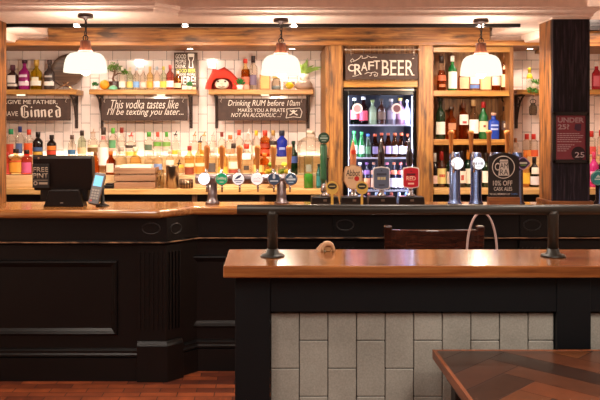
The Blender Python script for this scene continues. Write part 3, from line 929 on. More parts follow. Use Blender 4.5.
def shelf(p0, p1, br, lab, led=()):
    t = thing('wall_shelf', (X((p0 + p1) / 2, SD), YB - .1, SZ - .045), lab, 'shelf', 'timber shelves on the tiled wall')
    obj('board', B().box(X(p0, SD), X(p1, SD), SD, YB - .002, SZ - .042, SZ), W_SHELF, t, bevel=.003)
    for x in br: bracket(X(x, 6.6), t)
    for (a, c) in led:
        m_ = {-30: 21, 104: 161, 222: 265}[a]
        obj('light_fitting', B().box(X(m_ - 4, 6.54), X(m_ + 4, 6.54), 6.53, 6.55, SZ - .052, SZ - .0425), lamp('#ffe6c4', 1.4), t)
    return t


shelf(-40, 76.5, (72.5,), 'honey timber wall shelf with four gin bottles, beside the left pillar', ((-30, 70),))
shelf(89, 196.5, (98.5, 189.5), 'honey timber wall shelf holding the bonsai and pale bottles', ((104, 184),))
shelf(208.5, 313.5, (215.5, 309), 'honey timber wall shelf holding the red hood and lemon', ((222, 302),))
shelf(517, 640, (521.5,), 'honey timber wall shelf running behind the dark pillar')


def chalkboard(p0, p1, lab, name='chalkboard_sign', y0=98.5, y1=120.5):
    D = 6.57
    t = thing(name, (X((p0 + p1) / 2, D), D, Z(y1, D)), lab, 'sign', 'chalkboards under the shelves')
    obj('board', B().box(X(p0, D), X(p1, D), D, D + .014, Z(y1, D), Z(y0, D)), CHALK, t, bevel=.002)
    hk = B()
    for u in (max(p0 + 3.5, 4), p1 - 4):
        hk.tube([(X(u, D), D - .008, SZ - .045), (X(u, D), D - .008, Z(y0 + 1, D)), (X(u, D) - .008, D - .008, Z(y0 + 3, D)), (X(u, D), D - .008, Z(y0 + 4, D))], .003, 6)
    obj('hook', hk, mat('#b8a89a', .3, metal=1.), t)
    return t, D - .0005


t, y = chalkboard(-20, 70.5, 'chalkboard reading GIVE ME FATHER ... Ginned under the leftmost shelf')
D = 6.57
text(t, 'FORGIVE ME FATHER,', X(-4.5, D), X(57.5, D), Z(104.6, D), Z(100, D), y, INK)
text(t, 'FOR I HAVE', X(-14, D), X(18, D), Z(116, D), Z(111.3, D), y, INK)
# blackletter word
bl = B()


def stem(x, z0, z1, wd=1.5):
    bl.prism([(X(x - wd / 2, D), Z(z0 - .8, D)), (X(x, D), Z(z0 + .4, D)), (X(x + wd / 2 + .4, D), Z(z0 - .6, D)), (X(x + wd / 2, D), Z(z1 + .8, D)), (X(x, D), Z(z1 - .4, D)), (X(x - wd / 2 - .4, D), Z(z1 + .9, D))], y - .001, y)


def dia(x, z, s=.9):
    bl.prism([(X(x - s, D), Z(z, D)), (X(x, D), Z(z + s, D)), (X(x + s, D), Z(z, D)), (X(x, D), Z(z - s, D))], y - .001, y)


def strk(a, c, wd=.8):
    bl.bar((X(a[0], D), y - .0005, Z(a[1], D)), (X(c[0], D), y - .0005, Z(c[1], D)), S(wd, D), .001, (0, -1, 0))


# G
stem(22, 116, 107, 1.8); strk((21.5, 107), (25, 105.3), 1.2); strk((25, 105.3), (27.8, 107), 1.2); strk((22, 116.3), (25.5, 117.6), 1.2); strk((25.5, 117.6), (28.4, 116), 1.2)
stem(27.8, 116, 111.5, 1.4); strk((24.6, 112), (28, 111.4), .8); strk((24.6, 107), (24.6, 116), .7)
for x0 in (31.5,): stem(x0, 117, 109.8); dia(x0, 107.3, .9)
for x0 in (35.2, 41.8):
    stem(x0, 117, 109.8); stem(x0 + 3.4, 117, 109.8); strk((x0, 110.6), (x0 + 3.2, 109.8), .9)
stem(49, 116.4, 110.2); strk((49, 110.2), (52.2, 109.5), .9); strk((52, 109.8), (52, 112.2), 1.2); strk((52, 112.4), (49, 113.6), .7); strk((49, 116.8), (52.6, 116.4), .9)
stem(56.4, 116.4, 110.2); stem(59.8, 116.6, 108); strk((59.5, 108), (56, 105.8), 1.2); strk((56.4, 110.2), (59.6, 109.6), .8); strk((56.4, 117), (60, 116.6), .9); dia(63, 106, .01)
obj('lettering', bl, INK, t, label='blackletter chalk word')

t, y = chalkboard(101.5, 187.5, 'chalkboard with a vodka joke in white script, under the bonsai shelf')
text(t, 'This vodka tastes like', X(111, D), X(178.5, D), Z(108.6, D), Z(99.8, D), y, INK, shear=.35)
text(t, "I'll be texting you later...", X(107, D), X(183.5, D), Z(116.8, D), Z(108.2, D), y, INK, shear=.35)
t, y = chalkboard(218, 306, 'chalkboard with a rum and pirate joke, under the lemon shelf')
text(t, 'Drinking RUM before 10am', X(228, D), X(300, D), Z(107.6, D), Z(100, D), y, INK, shear=.25)
text(t, 'MAKES YOU A PIRATE', X(238, D), X(285, D), Z(112, D), Z(108.4, D), y, INK)
text(t, 'NOT AN ALCOHOLIC ...!', X(231, D), X(281.5, D), Z(117, D), Z(113, D), y, INK, shear=.3)
fb = B()
pl = [(286.5, 109), (300, 108), (302, 112), (300.5, 117.6), (293, 116.8), (286, 118), (287.2, 113)]
for k in range(len(pl)):
    a, c = pl[k], pl[(k + 1) % len(pl)]
    fb.bar((X(a[0], D), y - .0005, Z(a[1], D)), (X(c[0], D), y - .0005, Z(c[1], D)), S(.6, D), .001, (0, -1, 0))
for a, c in (((290, 110.5), (297, 115)), ((297, 110.5), (290, 115)), ((289.5, 115.2), (291, 113.9)), ((296.2, 113.9), (297.6, 115.2))):
    fb.bar((X(a[0], D), y - .0005, Z(a[1], D)), (X(c[0], D), y - .0005, Z(c[1], D)), S(.9, D), .001, (0, -1, 0))
fb.cyl((X(293.5, D), y - .001, Z(111.6, D)), S(1.7, D), .001, 'Y', 12)
obj('ornament', fb, INK, t, label='chalk pirate flag doodle')

# ------------------------------------------------------------------ things on the shelves
TD = 6.60
GA = 'gin bottles on the leftmost wall shelf'
bottle('gin_bottle', 12.8, 65, 10.5, TD, SZ, mat('#3a2220', .15, coat=.4), capm('#5a2c3c'), [(.14, .24, '#d8ccc0'), (.28, .58, '#efe6e0', 40)], 'squat', 3.4, 'dark bottle with white diamond label, left of the magenta one', GA, caplen=.22)
bottle('gin_bottle', 24.5, 60, 10.5, TD, SZ, mat('#8e1a66', .15, coat=.4), capm('#3c1626'), [(.14, .28, '#e8d4e0'), (.42, .50, '#e6cfe0', 40)], 'squat', 3.4, 'magenta gin bottle on the leftmost wall shelf', GA, caplen=.12)
bottle('gin_bottle', 36.5, 60, 10.5, TD, SZ, glass('#f4e472', .96), capm('#c9a04a'), [(.14, .3, '#e8e6d8'), (.3, .42, '#e4dcc0', 35)], 'squat', 3.4, 'yellow gin bottle with gold cap on the leftmost wall shelf', GA, caplen=.2)
bottle('gin_bottle', 49.5, 60.5, 10, TD, SZ, mat('#3c3230', .15, coat=.4), capm('#4a3a36'), [(.14, .28, '#e4dcd4'), (.42, .48, '#b8aca4', 40)], 'squat', 3.4, 'smoky grey gin bottle on the leftmost wall shelf', GA, caplen=.12)
D = 6.64
dp = thing('round_dish', (X(66, D), D, SZ), 'brown round dish propped on a wire stand behind the left pendant', 'dish')
i0 = B().lathe([(.001, 0), (S(13.5, D), -.008), (S(16.5, D), -.022), (S(17, D), -.02), (S(16, D), -.012), (S(13.5, D), .004), (.001, .01)], (0, 0, 0), 32, 'Y')
i0.xf(Matrix.Translation((X(67.5, D), D + .03, SZ + S(19.5, D))) @ Matrix.Rotation(math.radians(-12), 4, 'X'))
obj('plate', i0, wood('#3c2a20', '#574032', '#6e5442', 'X', .4), dp)
stn = B()
for s in (-1, 1):
    stn.tube([(X(66, D) + s * .075, D - .05, SZ + .004), (X(66, D), D - .02, SZ + .05), (X(66, D) - s * .06, D + .04, SZ + .1)], .004, 6)
    stn.tube([(X(66, D) + s * .075, D - .05, SZ + .004), (X(66, D) + s * .06, D + .07, SZ + .004)], .004, 6)
obj('stand', stn, mat('#b88a60', .3, metal=.9), dp)

GB = 'pale bottles beside the bonsai'
for i, (px, yt, lc, cc, bd, dsc) in enumerate((
        (122.3, 67, '#f0e8d8', '#e8dcc8', CLEAR, 'clear bottle with cream label, directly right of the bonsai pot'),
        (130, 67.5, '#e8c468', '#d8c8a4', CLEARG, 'clear bottle with yellow label, second right of the bonsai'),
        (136.3, 67, '#7fa8d8', '#c8d0dc', CLEAR, 'clear bottle with sky blue label on the bonsai shelf'),
        (143.2, 68, '#f0c8b8', '#e8c8bc', CLEAR, 'clear bottle with pale pink label, right of the blue-labelled one'),
        (150, 66.5, '#e8a83c', '#e8b468', HON, 'golden bottle with orange label on the bonsai shelf'),
        (156.8, 66.5, '#e8e0f0', '#b8c0c8', CLEAR, 'clear bottle with lilac-white label on the bonsai shelf'),
        (163.6, 66.5, '#e8c44c', '#c8b850', CLEARG, 'clear bottle with mustard label, left of the rose bottle'),
        (170.2, 65, '#f4dcd8', '#d85a50', glass('#f0b0a8', .95), 'rose bottle with round pink label and red neck'),
        (177.6, 71, '#f0c0a0', '#f0d8b8', glass('#f4c890', .95), 'peach bottle with pink label in front of the slogan poster'))):
    bottle('flavoured_gin_bottle', px, yt, 6.6 if i < 7 else 7.6, TD - .02, SZ, bd, capm(cc), [(.1, .36, lc)], 'spirit', 2., dsc, GB, caplen=.16, n=16)


def leaves(b, c, r, n, size, flat=1.0, up=0.):
    for k in range(n):
        t = random.uniform(0, 2 * PI); ph = math.acos(random.uniform(-1, 1)); rr = r * random.uniform(.5, 1)
        p = Vector((c[0] + rr * math.sin(ph) * math.cos(t), c[1] + rr * math.sin(ph) * math.sin(t), c[2] + flat * rr * math.cos(ph)))
        d = Vector((random.uniform(-1, 1), random.uniform(-1, 1), random.uniform(-.3, 1) + up)).normalized()
        u = d.cross(Vector((random.uniform(-1, 1), random.uniform(-1, 1), .3))).normalized()
        b.add([p, p + d * size * .5 + u * size * .25, p + d * size, p + d * size * .5 - u * size * .25], [(0, 1, 2, 3)])


D = 6.62
bs = thing('bonsai', (X(113, D), D, SZ), 'bonsai tree in a dark brown pot on the middle-left shelf', 'bonsai')
px = X(114.5, D)
obj('pot', B().lathe([(.035, 0), (.052, .012), (.058, .045), (.05, .07), (.052, .075), (.044, .074), (.044, .06), (.001, .06)], (px, D, SZ), 24), mat('#3a2018', .3, coat=.3), bs)
obj('trunk', B().tube([(px, D, SZ + .06), (px - .014, D, SZ + .10), (px - .004, D, SZ + .135), (px + .004, D, SZ + .17), (px - .012, D, SZ + .21)], [.012, .010, .008, .007, .004]).tube([(px - .004, D, SZ + .125), (px + .03, D, SZ + .145), (px + .085, D, SZ + .15)], [.007, .005, .003]).tube([(px, D, SZ + .16), (px - .04, D, SZ + .17)], [.005, .003]), mat('#6a4630', .7), bs)
fo = B()
for (dx, dz, rr) in ((-.035, .19, .04), (.0, .215, .045), (.035, .19, .04), (.09, .15, .03), (.075, .17, .022)):
    leaves(fo, (px + dx, D, SZ + dz), rr, 110, .016, .6)
obj('foliage', fo, mat('#5f8a2a', .6, var=.4), bs)
D = 6.55
tag(obj('orange', B().ball((X(104.5, D), D, SZ + S(5, D) * .98), S(5, D), 20, 1, 1, .98), mat('#e8961e', .45)), 'round orange on the shelf left of the bonsai pot', 'fruit')
D = 6.53
tag(obj('green_dome', B().lathe([(S(4.6, D), 0), (S(4.6, D), .004), (S(4.1, D), .02), (S(2.6, D), .032), (.0001, .037)], (X(113, D), D, SZ), 20), mat('#7fc29a', .4)), 'mint green dome-shaped ornament before the bonsai pot', 'ornament')


def potted(px, D, base, pot, lab, s=1., name='potted_succulent', cat='plant'):
    t = thing(name, (X(px, D), D, base), lab, cat)
    obj('pot', B().lathe([(.018 * s, 0), (.024 * s, .03 * s), (.02 * s, .03 * s), (.001, .026 * s)], (X(px, D), D, base), 16), mat(pot, .5), t)
    f = B(); leaves(f, (X(px, D), D, base + .042 * s), .022 * s, 60, .026 * s, .7, .4)
    obj('foliage', f, mat('#2f7a34', .55, var=.3), t)
    return t


potted(95.5, 6.56, SZ, '#f0e8dc', 'tiny succulent in white pot at left end of bonsai shelf')
# slogan poster
D = 6.70
ps = thing('slogan_poster', (X(186, D), D, SZ), 'grey slogan poster GOOD PEOPLE DRINK GOOD BEER leaning on the wall', 'poster')
obj('board', B().box(X(174, D), X(197.5, D), D, D + .014, SZ, Z(52.5, D)), mat('#5c4e45', .7, spec=.2), ps)
PW = mat('#f4ece2', .7); PG = mat('#c8cf5a', .7)
for s, u0, u1, lo, hi, m_ in (('GOOD', 175.5, 186, 58.6, 54.2, PW), ('PEOPLE', 175.5, 186, 63.6, 59.6, PW), ('DRINK', 175.5, 186, 68.2, 64.4, PW), ('GOOD BEER', 176, 195.5, 72.6, 68.8, PG), ('& GOOD PEOPLE', 176, 195.5, 75.6, 73.4, PW), ('DRINK', 175.2, 181, 80.6, 76.6, PW), ('HERE!', 178, 195.6, 84.6, 76.4, PW)):
    if s == 'DRINK' and u1 < 182: continue
    text(ps, s, X(u0, D), X(u1, D), Z(lo, D), Z(hi, D), D - .0003, m_, bold=.012)
gp = B()
oo = [(188, 54), (194, 54), (193.5, 59), (192.3, 61.5), (193, 67.6), (189, 67.6), (189.7, 61.5), (188.5, 59)]
for k in range(len(oo)):
    a, c = oo[k], oo[(k + 1) % len(oo)]
    gp.bar((X(a[0], D), D - .001, Z(a[1], D)), (X(c[0], D), D - .001, Z(c[1], D)), S(.8, D), .001, (0, -1, 0))
gp.box(X(188.5, D), X(193.5, D), D - .001, D, Z(57, D), Z(54.4, D))
obj('glass_drawing', gp, PW, ps)
D = 6.55
wbk = obj('small_block', B().box(X(182, D), X(187, D), D, D + .04, SZ, SZ + .036), mat('#efe2c8', .6), at=(X(184, D), D, SZ), bevel=.003)
tag(wbk, 'small cream block at the foot of the slogan poster', 'block')
potted(189.5, 6.55, SZ, '#e8d8c0', 'tiny green succulent at right end of bonsai shelf')
wb2 = obj('small_block', B().box(X(192.3, D), X(195.6, D), D, D + .04, SZ, SZ + .022), mat('#e6c79a', .6), at=(X(194, D), D, SZ), bevel=.003)
tag(wb2, 'low tan block at right tip of bonsai shelf', 'block')

# red hood with a plush face
D = 6.60
rh = thing('plush_toy', (X(225, D), D, SZ), 'cream plush toy inside a big red felt hood', 'plush toy')
RED = mat('#c2301c', .85)
RED2 = mat('#7c1a10', .85)
hx = lambda u: X(u, D)
hz_ = lambda v: Z(v, D)
def grow(l, k, c): return [((u - c[0]) * k + c[0], (v - c[1]) * k + c[1]) for u, v in l]


hb = B()
outer = [(206.5, 90.5), (207.5, 84), (212, 75), (213.5, 70.8), (219, 71.3), (224.5, 68.8), (231, 73), (237, 79.5), (241.5, 85.5), (242, 89.4)]
inner = [(212, 89.2), (212.5, 84), (214.5, 80), (217, 78.6), (221, 78.8), (225, 78), (229, 79.5), (232, 82), (233, 86), (232.5, 89.2)]
outer = grow(outer, 1.07, (224.5, 90))
n = len(outer)
vs = []
for yoff, lst in ((-.055, inner), (-.075, [((a[0] + b_[0]) / 2, (a[1] + b_[1]) / 2 - .6) for a, b_ in zip(outer, inner)]), (-.03, outer), (.05, [((a[0] - 225) * .9 + 225, (a[1] - 90) * .86 + 90) for a in outer]), (.075, [((a[0] - 225) * .3 + 225, (a[1] - 90) * .4 + 90) for a in outer])):
    for (u, v) in lst: vs.append((hx(u), D + yoff, hz_(min(v, 89.3))))
fs_ = []
for i in range(4):
    for k in range(n - 1):
        fs_.append((i * n + k, i * n + k + 1, (i + 1) * n + k + 1, (i + 1) * n + k))
hb.add(vs, fs_, True)
ho = obj('hood', hb, RED, rh)
obj('hood_lining', B().ball((hx(222.8), D + .01, hz_(85.5)), S(10.5, D), 20, 1, .35, .62), RED2, rh)
fc = B().ball((hx(222.2), D - .03, hz_(84.4)), S(7.0, D), 20, 1.0, .6, .72)
fc.ball((hx(219), D - .062, hz_(86.2)), S(3.0, D), 12, 1, .6, .8).ball((hx(225), D - .062, hz_(86.2)), S(3.0, D), 12, 1, .6, .8)
fc.ball((hx(222), D - .066, hz_(83.6)), S(1.7, D), 12)
obj('face', fc, mat('#e6d4be', .9), rh)
ey = B()
for u in (218.6, 225.6): ey.ball((hx(u), D - .068, hz_(82)), S(.9, D), 10)
ey.tube([(hx(218.5), D - .082, hz_(86.8)), (hx(222), D - .076, hz_(87.6)), (hx(225.5), D - .082, hz_(86.8))], .0025, 6)
obj('features', ey, mat('#3a1c14', .5), rh)
potted(239.8, 6.54, SZ, '#efe4d8', 'small cactus in white pot right of the red hood', 1.35)
D = 6.56
tag(obj('candle_jar', B().lathe([(.025, 0), (.03, .006), (.03, .036), (.026, .045), (.001, .045)], (X(246, D), D, SZ), 18), mat('#d8927c', .5)), 'low salmon pink jar between cactus and red-capped bottle', 'jar')
GC = 'bottles beside the red hood'
bottle('rum_bottle', 245.5, 59, 9, 6.63, SZ, HON, capm('#cf3a2c'), [(.06, .42, '#c46a4c', 60)], 'wine', 2., 'golden rum bottle with red cap right of the red hood', GC, caplen=.14, liquid=glass('#e8b030', .95), fill=.66)
bottle('rum_bottle', 253.3, 56, 8.5, 6.62, SZ, CLEAR, capm('#2c1a18'), [(.14, .44, '#6c5a70', 50)], 'gin', 2., 'clear bottle with black cap and violet label right of the red hood', GC, caplen=.2)
D = 6.58
wf = thing('wooden_block_frame', (X(265, D), D, SZ), 'small square wooden frame on shelf below middle pendant', 'frame')
ff = B(); a0, a1, b1 = X(259.5, D), X(270.5, D), Z(74.5, D)
ff.box(a0, a1, D, D + .04, SZ, SZ + .012); ff.box(a0, a1, D, D + .04, b1 - .012, b1); ff.box(a0, a0 + .012, D, D + .04, SZ, b1); ff.box(a1 - .012, a1, D, D + .04, SZ, b1)
obj('frame', ff, W_SHELF, wf, bevel=.002)
obj('panel', B().box(a0 + .011, a1 - .011, D + .012, D + .02, SZ + .011, b1 - .011), mat('#e2b368', .6), wf)
jr = thing('storage_jar', (X(276, D), D, SZ), 'small glass jar with blue-white band left of the lemon', 'jar')
obj('vessel', B().lathe([(.036, 0), (.04, .01), (.04, .07), (.03, .085), (.03, .095), (.034, .1)], (X(276.2, D), D, SZ), 20), glass('#efe8dc', .9), jr)
obj('contents', B().lathe([(.036, .004), (.037, .035), (.001, .035)], (X(276.2, D), D, SZ), 18), mat('#8fa2b4', .6), jr)
obj('lid', B().cyl((X(276.2, D), D, SZ + .1), .034, .02), mat('#d8b05c', .4), jr)
gbx = thing('glass_dish', (X(289, D), D, SZ), 'square glass dish holding the lemon', 'dish')
obj('vessel', B().lathe([(.05, 0, 6), (.052, .006, 6), (.05, .07, 6)], (X(289, D), D, SZ), 24), glass('#efe6dc', .88), gbx)
lm = B().ball((X(289.5, D), D, SZ + .038), .03, 18, 1.22, 1, .98)
lm.lathe([(.010, 0), (.004, .008), (.001, .01)], (X(289.5, D) + .034, D, SZ + .038), 10, 'X')
tag(obj('lemon', lm, mat('#e8cf18', .45)), 'yellow lemon in the square glass dish under the pendant', 'fruit')
pp = thing('potted_plant', (X(304, D), D + .03, SZ), 'leafy plant in white-and-grey round pot at the right shelf end', 'plant')
obj('pot', B().lathe([(.05, 0), (.075, .02), (.078, .045), (.06, .075), (.045, .085), (.04, .08), (.001, .07)], (X(304, D), D + .03, SZ), 24), mat('#9a8070', .6), pp)
obj('inner_pot', B().lathe([(.036, .08), (.042, .14), (.038, .14), (.001, .13)], (X(304.5, D), D + .03, SZ), 20), mat('#d8c6b4', .6), pp)
obj('bow', B().ball((X(301, D), D - .04, SZ + .065), .014, 10, 1.3, .5, .7).ball((X(304.5, D), D - .036, SZ + .068), .012, 10, 1.3, .5, .7), mat('#e8dccc', .7), pp)
fo = B()
for k in range(46):
    t = random.uniform(0, 2 * PI); ln_ = random.uniform(.08, .2); el = random.uniform(.5, 1.45)
    p0 = Vector((X(304.5, D), D + .03, SZ + .135)); dr_ = Vector((math.cos(t) * math.cos(el) * 1.2, math.sin(t) * math.cos(el) * .5, math.sin(el)))
    s_ = dr_.cross(Vector((0, 1, .2))).normalized() * random.uniform(.008, .013)
    mid = p0 + dr_ * ln_ * .55; tip = p0 + dr_ * ln_ - Vector((0, 0, ln_ * .22))
    fo.add([p0 - s_ * .4, p0 + s_ * .4, mid + s_, tip, mid - s_], [(0, 1, 2, 4), (4, 2, 3)])
obj('foliage', fo, mat('#7f9a3c', .5, var=.35), pp)

# ------------------------------------------------------------------ whisky cabinet
WD = 6.18
wx0, wx1 = X(433, FD) + .005, X(513.5, WD)
wc = thing('whisky_cabinet', ((wx0 + wx1) / 2, WD, WT), 'open timber cabinet with two shelves of whisky bottles, right of fridge', 'cabinet')
pk = B()
n = 8
for k in range(n):
    u0 = wx0 + (wx1 - wx0) * k / n; u1 = wx0 + (wx1 - wx0) * (k + 1) / n
    pk.box(u0 + .001, u1 - .001, 6.5, 6.52, WT, 2.314)
obj('back_boards', pk, W_PLANKZ, wc)
obj('side_board', B().box(wx1 - .03, wx1, WD, 6.5, WT, 2.314), wood('#5a3416', '#86542a', '#a87540', 'Z', .5), wc)
obj('side_board', B().box(wx0, wx0 + .02, WD, 6.5, WT, 2.314), wood('#5a3416', '#86542a', '#a87540', 'Z', .5), wc)
obj('top_rail', B().box(wx0 + .021, wx1 - .031, WD, WD + .03, 2.27, 2.314), W_SHELF, wc)
W1, W2 = Z(90.5, WD), Z(139.5, WD)
for z, t_ in ((W1, .045), (W2, .045)):
    obj('shelf_board', B().box(wx0 + .021, wx1 - .031, WD + .004, 6.499, z - t_, z), W_SHELF, wc, bevel=.003)
hw = B()
for u in (438, 502):
    hw.tube([(X(u, 6.3), 6.3, W1 - .046), (X(u, 6.3), 6.3, W1 - .075), (X(u, 6.3) + .012, 6.3, W1 - .085)], .005, 6)
obj('hook', hw, IRON, wc)
GW1, GW2, GW3 = 'whiskies on the top cabinet shelf', 'whiskies on the middle cabinet shelf', 'wine bottles at the cabinet bottom'
D = 6.34
bottle('whisky_bottle', 441.5, 56, 9.5, D, W1, CLEAR, capm('#2a1a16'), [(.30, .45, '#c2603a'), (.12, .2, '#b86a40', 40)], 'tear', 2., 'tear-shaped whisky with black cap, first on the top cabinet shelf', GW1, liquid=LIQ_A, fill=.6, caplen=.2)
bottle('whisky_bottle', 452.3, 56, 9, D, W1, G_GRN, capm('#e8e0d4'), [(.08, .55, '#ece4d6')], 'wine', 2., 'green bottle with white cap and white label on top cabinet shelf', GW1, caplen=.16)
bottle('whisky_bottle', 463.8, 66, 10.5, D, W1, AMBER, capm('#c89a50'), [(.1, .55, '#e8b48c', 60)], 'squat', 2., 'squat bottle with peach label under the right pendant', GW1)
bottle('whisky_bottle', 474.3, 62, 9.5, D, W1, CLEAR, capm('#d8c8b0'), [(.1, .22, '#5f7fc0'), (.25, .5, '#f2ecdf')], 'gin', 2., 'bottle with white and blue label under the right pendant', GW1)
bottle('whisky_bottle', 485.2, 62, 10.5, D, W1, AMBER, capm('#d8a868'), [(.06, .5, '#ecc890')], 'gin', 4., 'square bottle with straw label under the right pendant', GW1)
bottle('whisky_bottle', 495.8, 62, 9, D, W1, CLEAR, capm('#d8b898'), [(.2, .5, '#f0dccc')], 'gin', 2., 'bottle with pale pink label, second from right on top cabinet shelf', GW1, liquid=LIQ_A, fill=.3)
bottle('whisky_bottle', 505, 55, 8.5, D, W1, CLEAR, capm('#8a5a3c'), [(.12, .46, '#ecc99c'), (.6, .7, '#e8b890', 50)], 'slim', 2., 'tall amber bottle at right end of the top cabinet shelf', GW1, liquid=LIQ_A, fill=.8)
bottle('whisky_bottle', 440.3, 98, 9.5, D, W2, G_DK, capm('#10160f'), [(.12, .42, '#e8e0d0')], 'wine', 2., 'dark green bottle with white label, left of the middle cabinet shelf', GW2)
bottle('whisky_bottle', 451.3, 107, 10.5, D, W2, AMBER, capm('#3a2416'), [(.3, .5, '#b8805c', 45)], 'squat', 2., 'squat brown glass bottle with dark stopper in middle cabinet shelf', GW2)
bottle('whisky_bottle', 463.5, 103, 9.5, D, W2, AMBER, capm('#6a3c28'), [(.40, .68, '#f0e2d4', 65), (.43, .5, '#a8302c', 25)], 'gin', 2., 'amber whisky with white label bearing a small red bird', GW2, caplen=.14)
bottle('whisky_bottle', 473.5, 100, 9.8, D, W2, CLEAR, capm('#dcae78'), [(.15, .5, '#f2ece2')], 'wine', 2., 'clear bottle with wooden stopper and white label in middle cabinet shelf', GW2, liquid=LIQ_A, fill=.5, caplen=.16)
bottle('whisky_bottle', 483.3, 102, 9.2, D, W2, G_GRN, capm('#c8242c'), [(.2, .48, '#ecdcae'), (.32, .38, '#8a3020', 15)], 'wine', 2., 'green whiskey bottle with red cap and cream label', GW2, caplen=.16)
bottle('gin_bottle', 493.6, 113, 10.5, D, W2, mat('#2346b0', .2, coat=.3), capm('#d8a890'), [(.35, .42, '#b8c8f0', 35), (.5, .56, '#b8c8f0', 35)], 'gin', 4., 'bright blue square bottle on the middle cabinet shelf', GW2, depth=.7)
bottle('whisky_bottle', 505, 106.5, 9.5, D, W2, CLEAR, capm('#2c1c18'), [(.28, .56, '#3c2420', 55), (.36, .48, '#e8d0b8', 30)], 'gin', 3.5, 'clear square bottle with black and cream label, right of the blue bottle', GW2, caplen=.14)
D = 6.30
for (px, yt, wp, bd, cc, lb, lab) in (
        (434.9, 153, 7, G_BLK, '#e8e0d6', [(.1, .34, '#d8b4a4')], 'dark wine with white cap and pink label beside the fridge post'),
        (441.5, 151, 9, G_BRN, '#b82c24', [(.10, .52, '#e0cc84'), (.28, .36, '#b83c28', 40)], 'wine with red cap and big yellow label beside the first tap column'),
        (450.5, 152, 8.5, G_DK, '#8a3c24', [(.1, .45, '#e8d8c8')], 'dark wine standing behind the first tap column'),
        (461.5, 151, 8.5, G_BLK, '#2a1c24', [(.12, .45, '#efe0d0'), (.2, .34, '#a84a3c', 20)], 'dark wine with portrait-style cream label between the tap columns'),
        (468, 150, 8, G_DK, '#e09038', [(.1, .5, '#e8dcc8')], 'wine with orange cap and cream label between the tap columns'),
        (476, 152, 8, G_BLK, '#4a2c24', [(.1, .45, '#e8e0d0')], 'dark wine standing behind the second tap column'),
        (486, 153, 8.5, G_DK, '#38221c', [(.14, .48, '#ece6da')], 'dark wine with white label left of the bar discount board'),
        (495.5, 152, 8, G_BLK, '#4a2c24', [(.1, .45, '#e8d4b0')], 'dark wine hidden behind the bar discount board')):
    bottle('wine_bottle', px, yt, wp, D + random.uniform(0, .05), WT, bd, capm(cc), lb, 'wine', 2., lab, GW3, caplen=.26)

# right bay behind the pillar
GR = 'bottles in the bay by the dark pillar'
rs = thing('bottle_step', (2.3, 6.62, WT), 'pale timber bottle step on counter beyond the whisky cabinet', 'step')
obj('riser', B().box(wx1 + .03, XR - .06, 6.5, YB - .005, WT, 1.40), wood('#c99e6a', '#dcb584', '#ead0a4', 'X', .4, 1., .03), rs, bevel=.003)
D = 6.6
for (px, yt, wp, bd, cc, lb, lab) in (
        (515.5, 138, 6, CLEAR, '#c07a50', [(.2, .5, '#d8c4b0')], 'small clear bottle right beside the whisky cabinet'),
        (526.8, 134, 8.5, CLEAR, '#cf2c20', [(.02, .3, '#e08a3c')], 'clear bottle with red cap, left of the red-capped pair'),
        (533.6, 134, 8.5, CLEAR, '#cf2c20', [(.02, .3, '#d85c30')], 'clear bottle with red cap, right of the red-capped pair'),
        (591.5, 131, 8, CLEAR, '#c83028', [(.1, .4, '#d85048')], 'clear bottle with red cap just right of the pillar'),
        (601, 130, 8, CLEAR, '#c83028', [(.1, .4, '#e0a088')], 'clear bottle with red cap at the right picture edge')):
    bottle('spirit_bottle', px, yt, wp, D, UT, bd, capm(cc), lb, 'gin', 2., lab, GR, caplen=.24)
D = 6.33
for (px, yt, wp, bd, cc, lb, lab) in (
        (518.5, 153, 8, AMBER, '#c86a2c', [(.12, .42, '#e8b05c')], 'orange liqueur bottle behind the purple lens badge'),
        (525.5, 151, 8.5, HON, '#e07a2c', [(.1, .4, '#e8c040')], 'yellow liqueur bottle with orange cap left of the pillar'),
        (534.3, 157, 9.5, G_BLK, '#1a1414', [(.08, .36, '#e0dce4'), (.44, .66, '#efe8da', 50)], 'black bottle with white diamond label against the pillar'),
        (594, 152, 9, mat('#c02a78', .2, coat=.3), '#e04878', [(.15, .45, '#f0a8c8')], 'magenta liqueur bottle right of the dark pillar'),
        (601.5, 155, 8, G_BLK, '#2a1c1c', [(.15, .4, '#3c8a80')], 'black bottle beside magenta one at the right picture edge')):
    bottle('liqueur_bottle', px, yt, wp, D, WT, bd, capm(cc), lb, 'spirit', 2., lab, GR, caplen=.2)
bottle('gin_bottle', 529.4, 68, 6.2, 6.56, SZ, CLEAR, capm('#e2c41c'), [(.08, .46, '#efe6da'), (.5, .74, '#dcc020', 75)], 'slim', 2., 'white bottle with yellow neck on the shelf by the pillar', None, caplen=.22)
bottle('gin_bottle', 596.5, 62, 9, 6.58, SZ, glass('#f08c98', .95), capm('#efe6e0'), [(.12, .5, '#d86878', 60)], 'squat', 2., 'pink gin bottle with white cap on shelf right of the pillar', None, caplen=.16)
D = 6.52
iv = thing('trailing_plant', (X(534, D), D + .02, SZ), 'trailing green plant on shelf against the dark pillar', 'plant')
obj('pot', B().lathe([(.022, 0), (.03, .05), (.026, .05), (.001, .045)], (X(536, D), D + .03, SZ), 16), mat('#d8c8b4', .6), iv)
fo = B()
leaves(fo, (X(535.5, D), D + .02, SZ + .055), .04, 60, .03, .6)
leaves(fo, (X(528.5, D), D - .035, SZ - .01), .03, 40, .028, .6)
leaves(fo, (X(533, D), D - .045, SZ - .015), .03, 40, .028, .6)
obj('foliage', fo, mat('#5f9a40', .5, var=.45), iv)
hg = thing('hanging_glass_lantern', (X(533, 6.6), 6.6, SZ - .25), 'small glass lantern hanging beneath the shelf by the pillar', 'lantern')
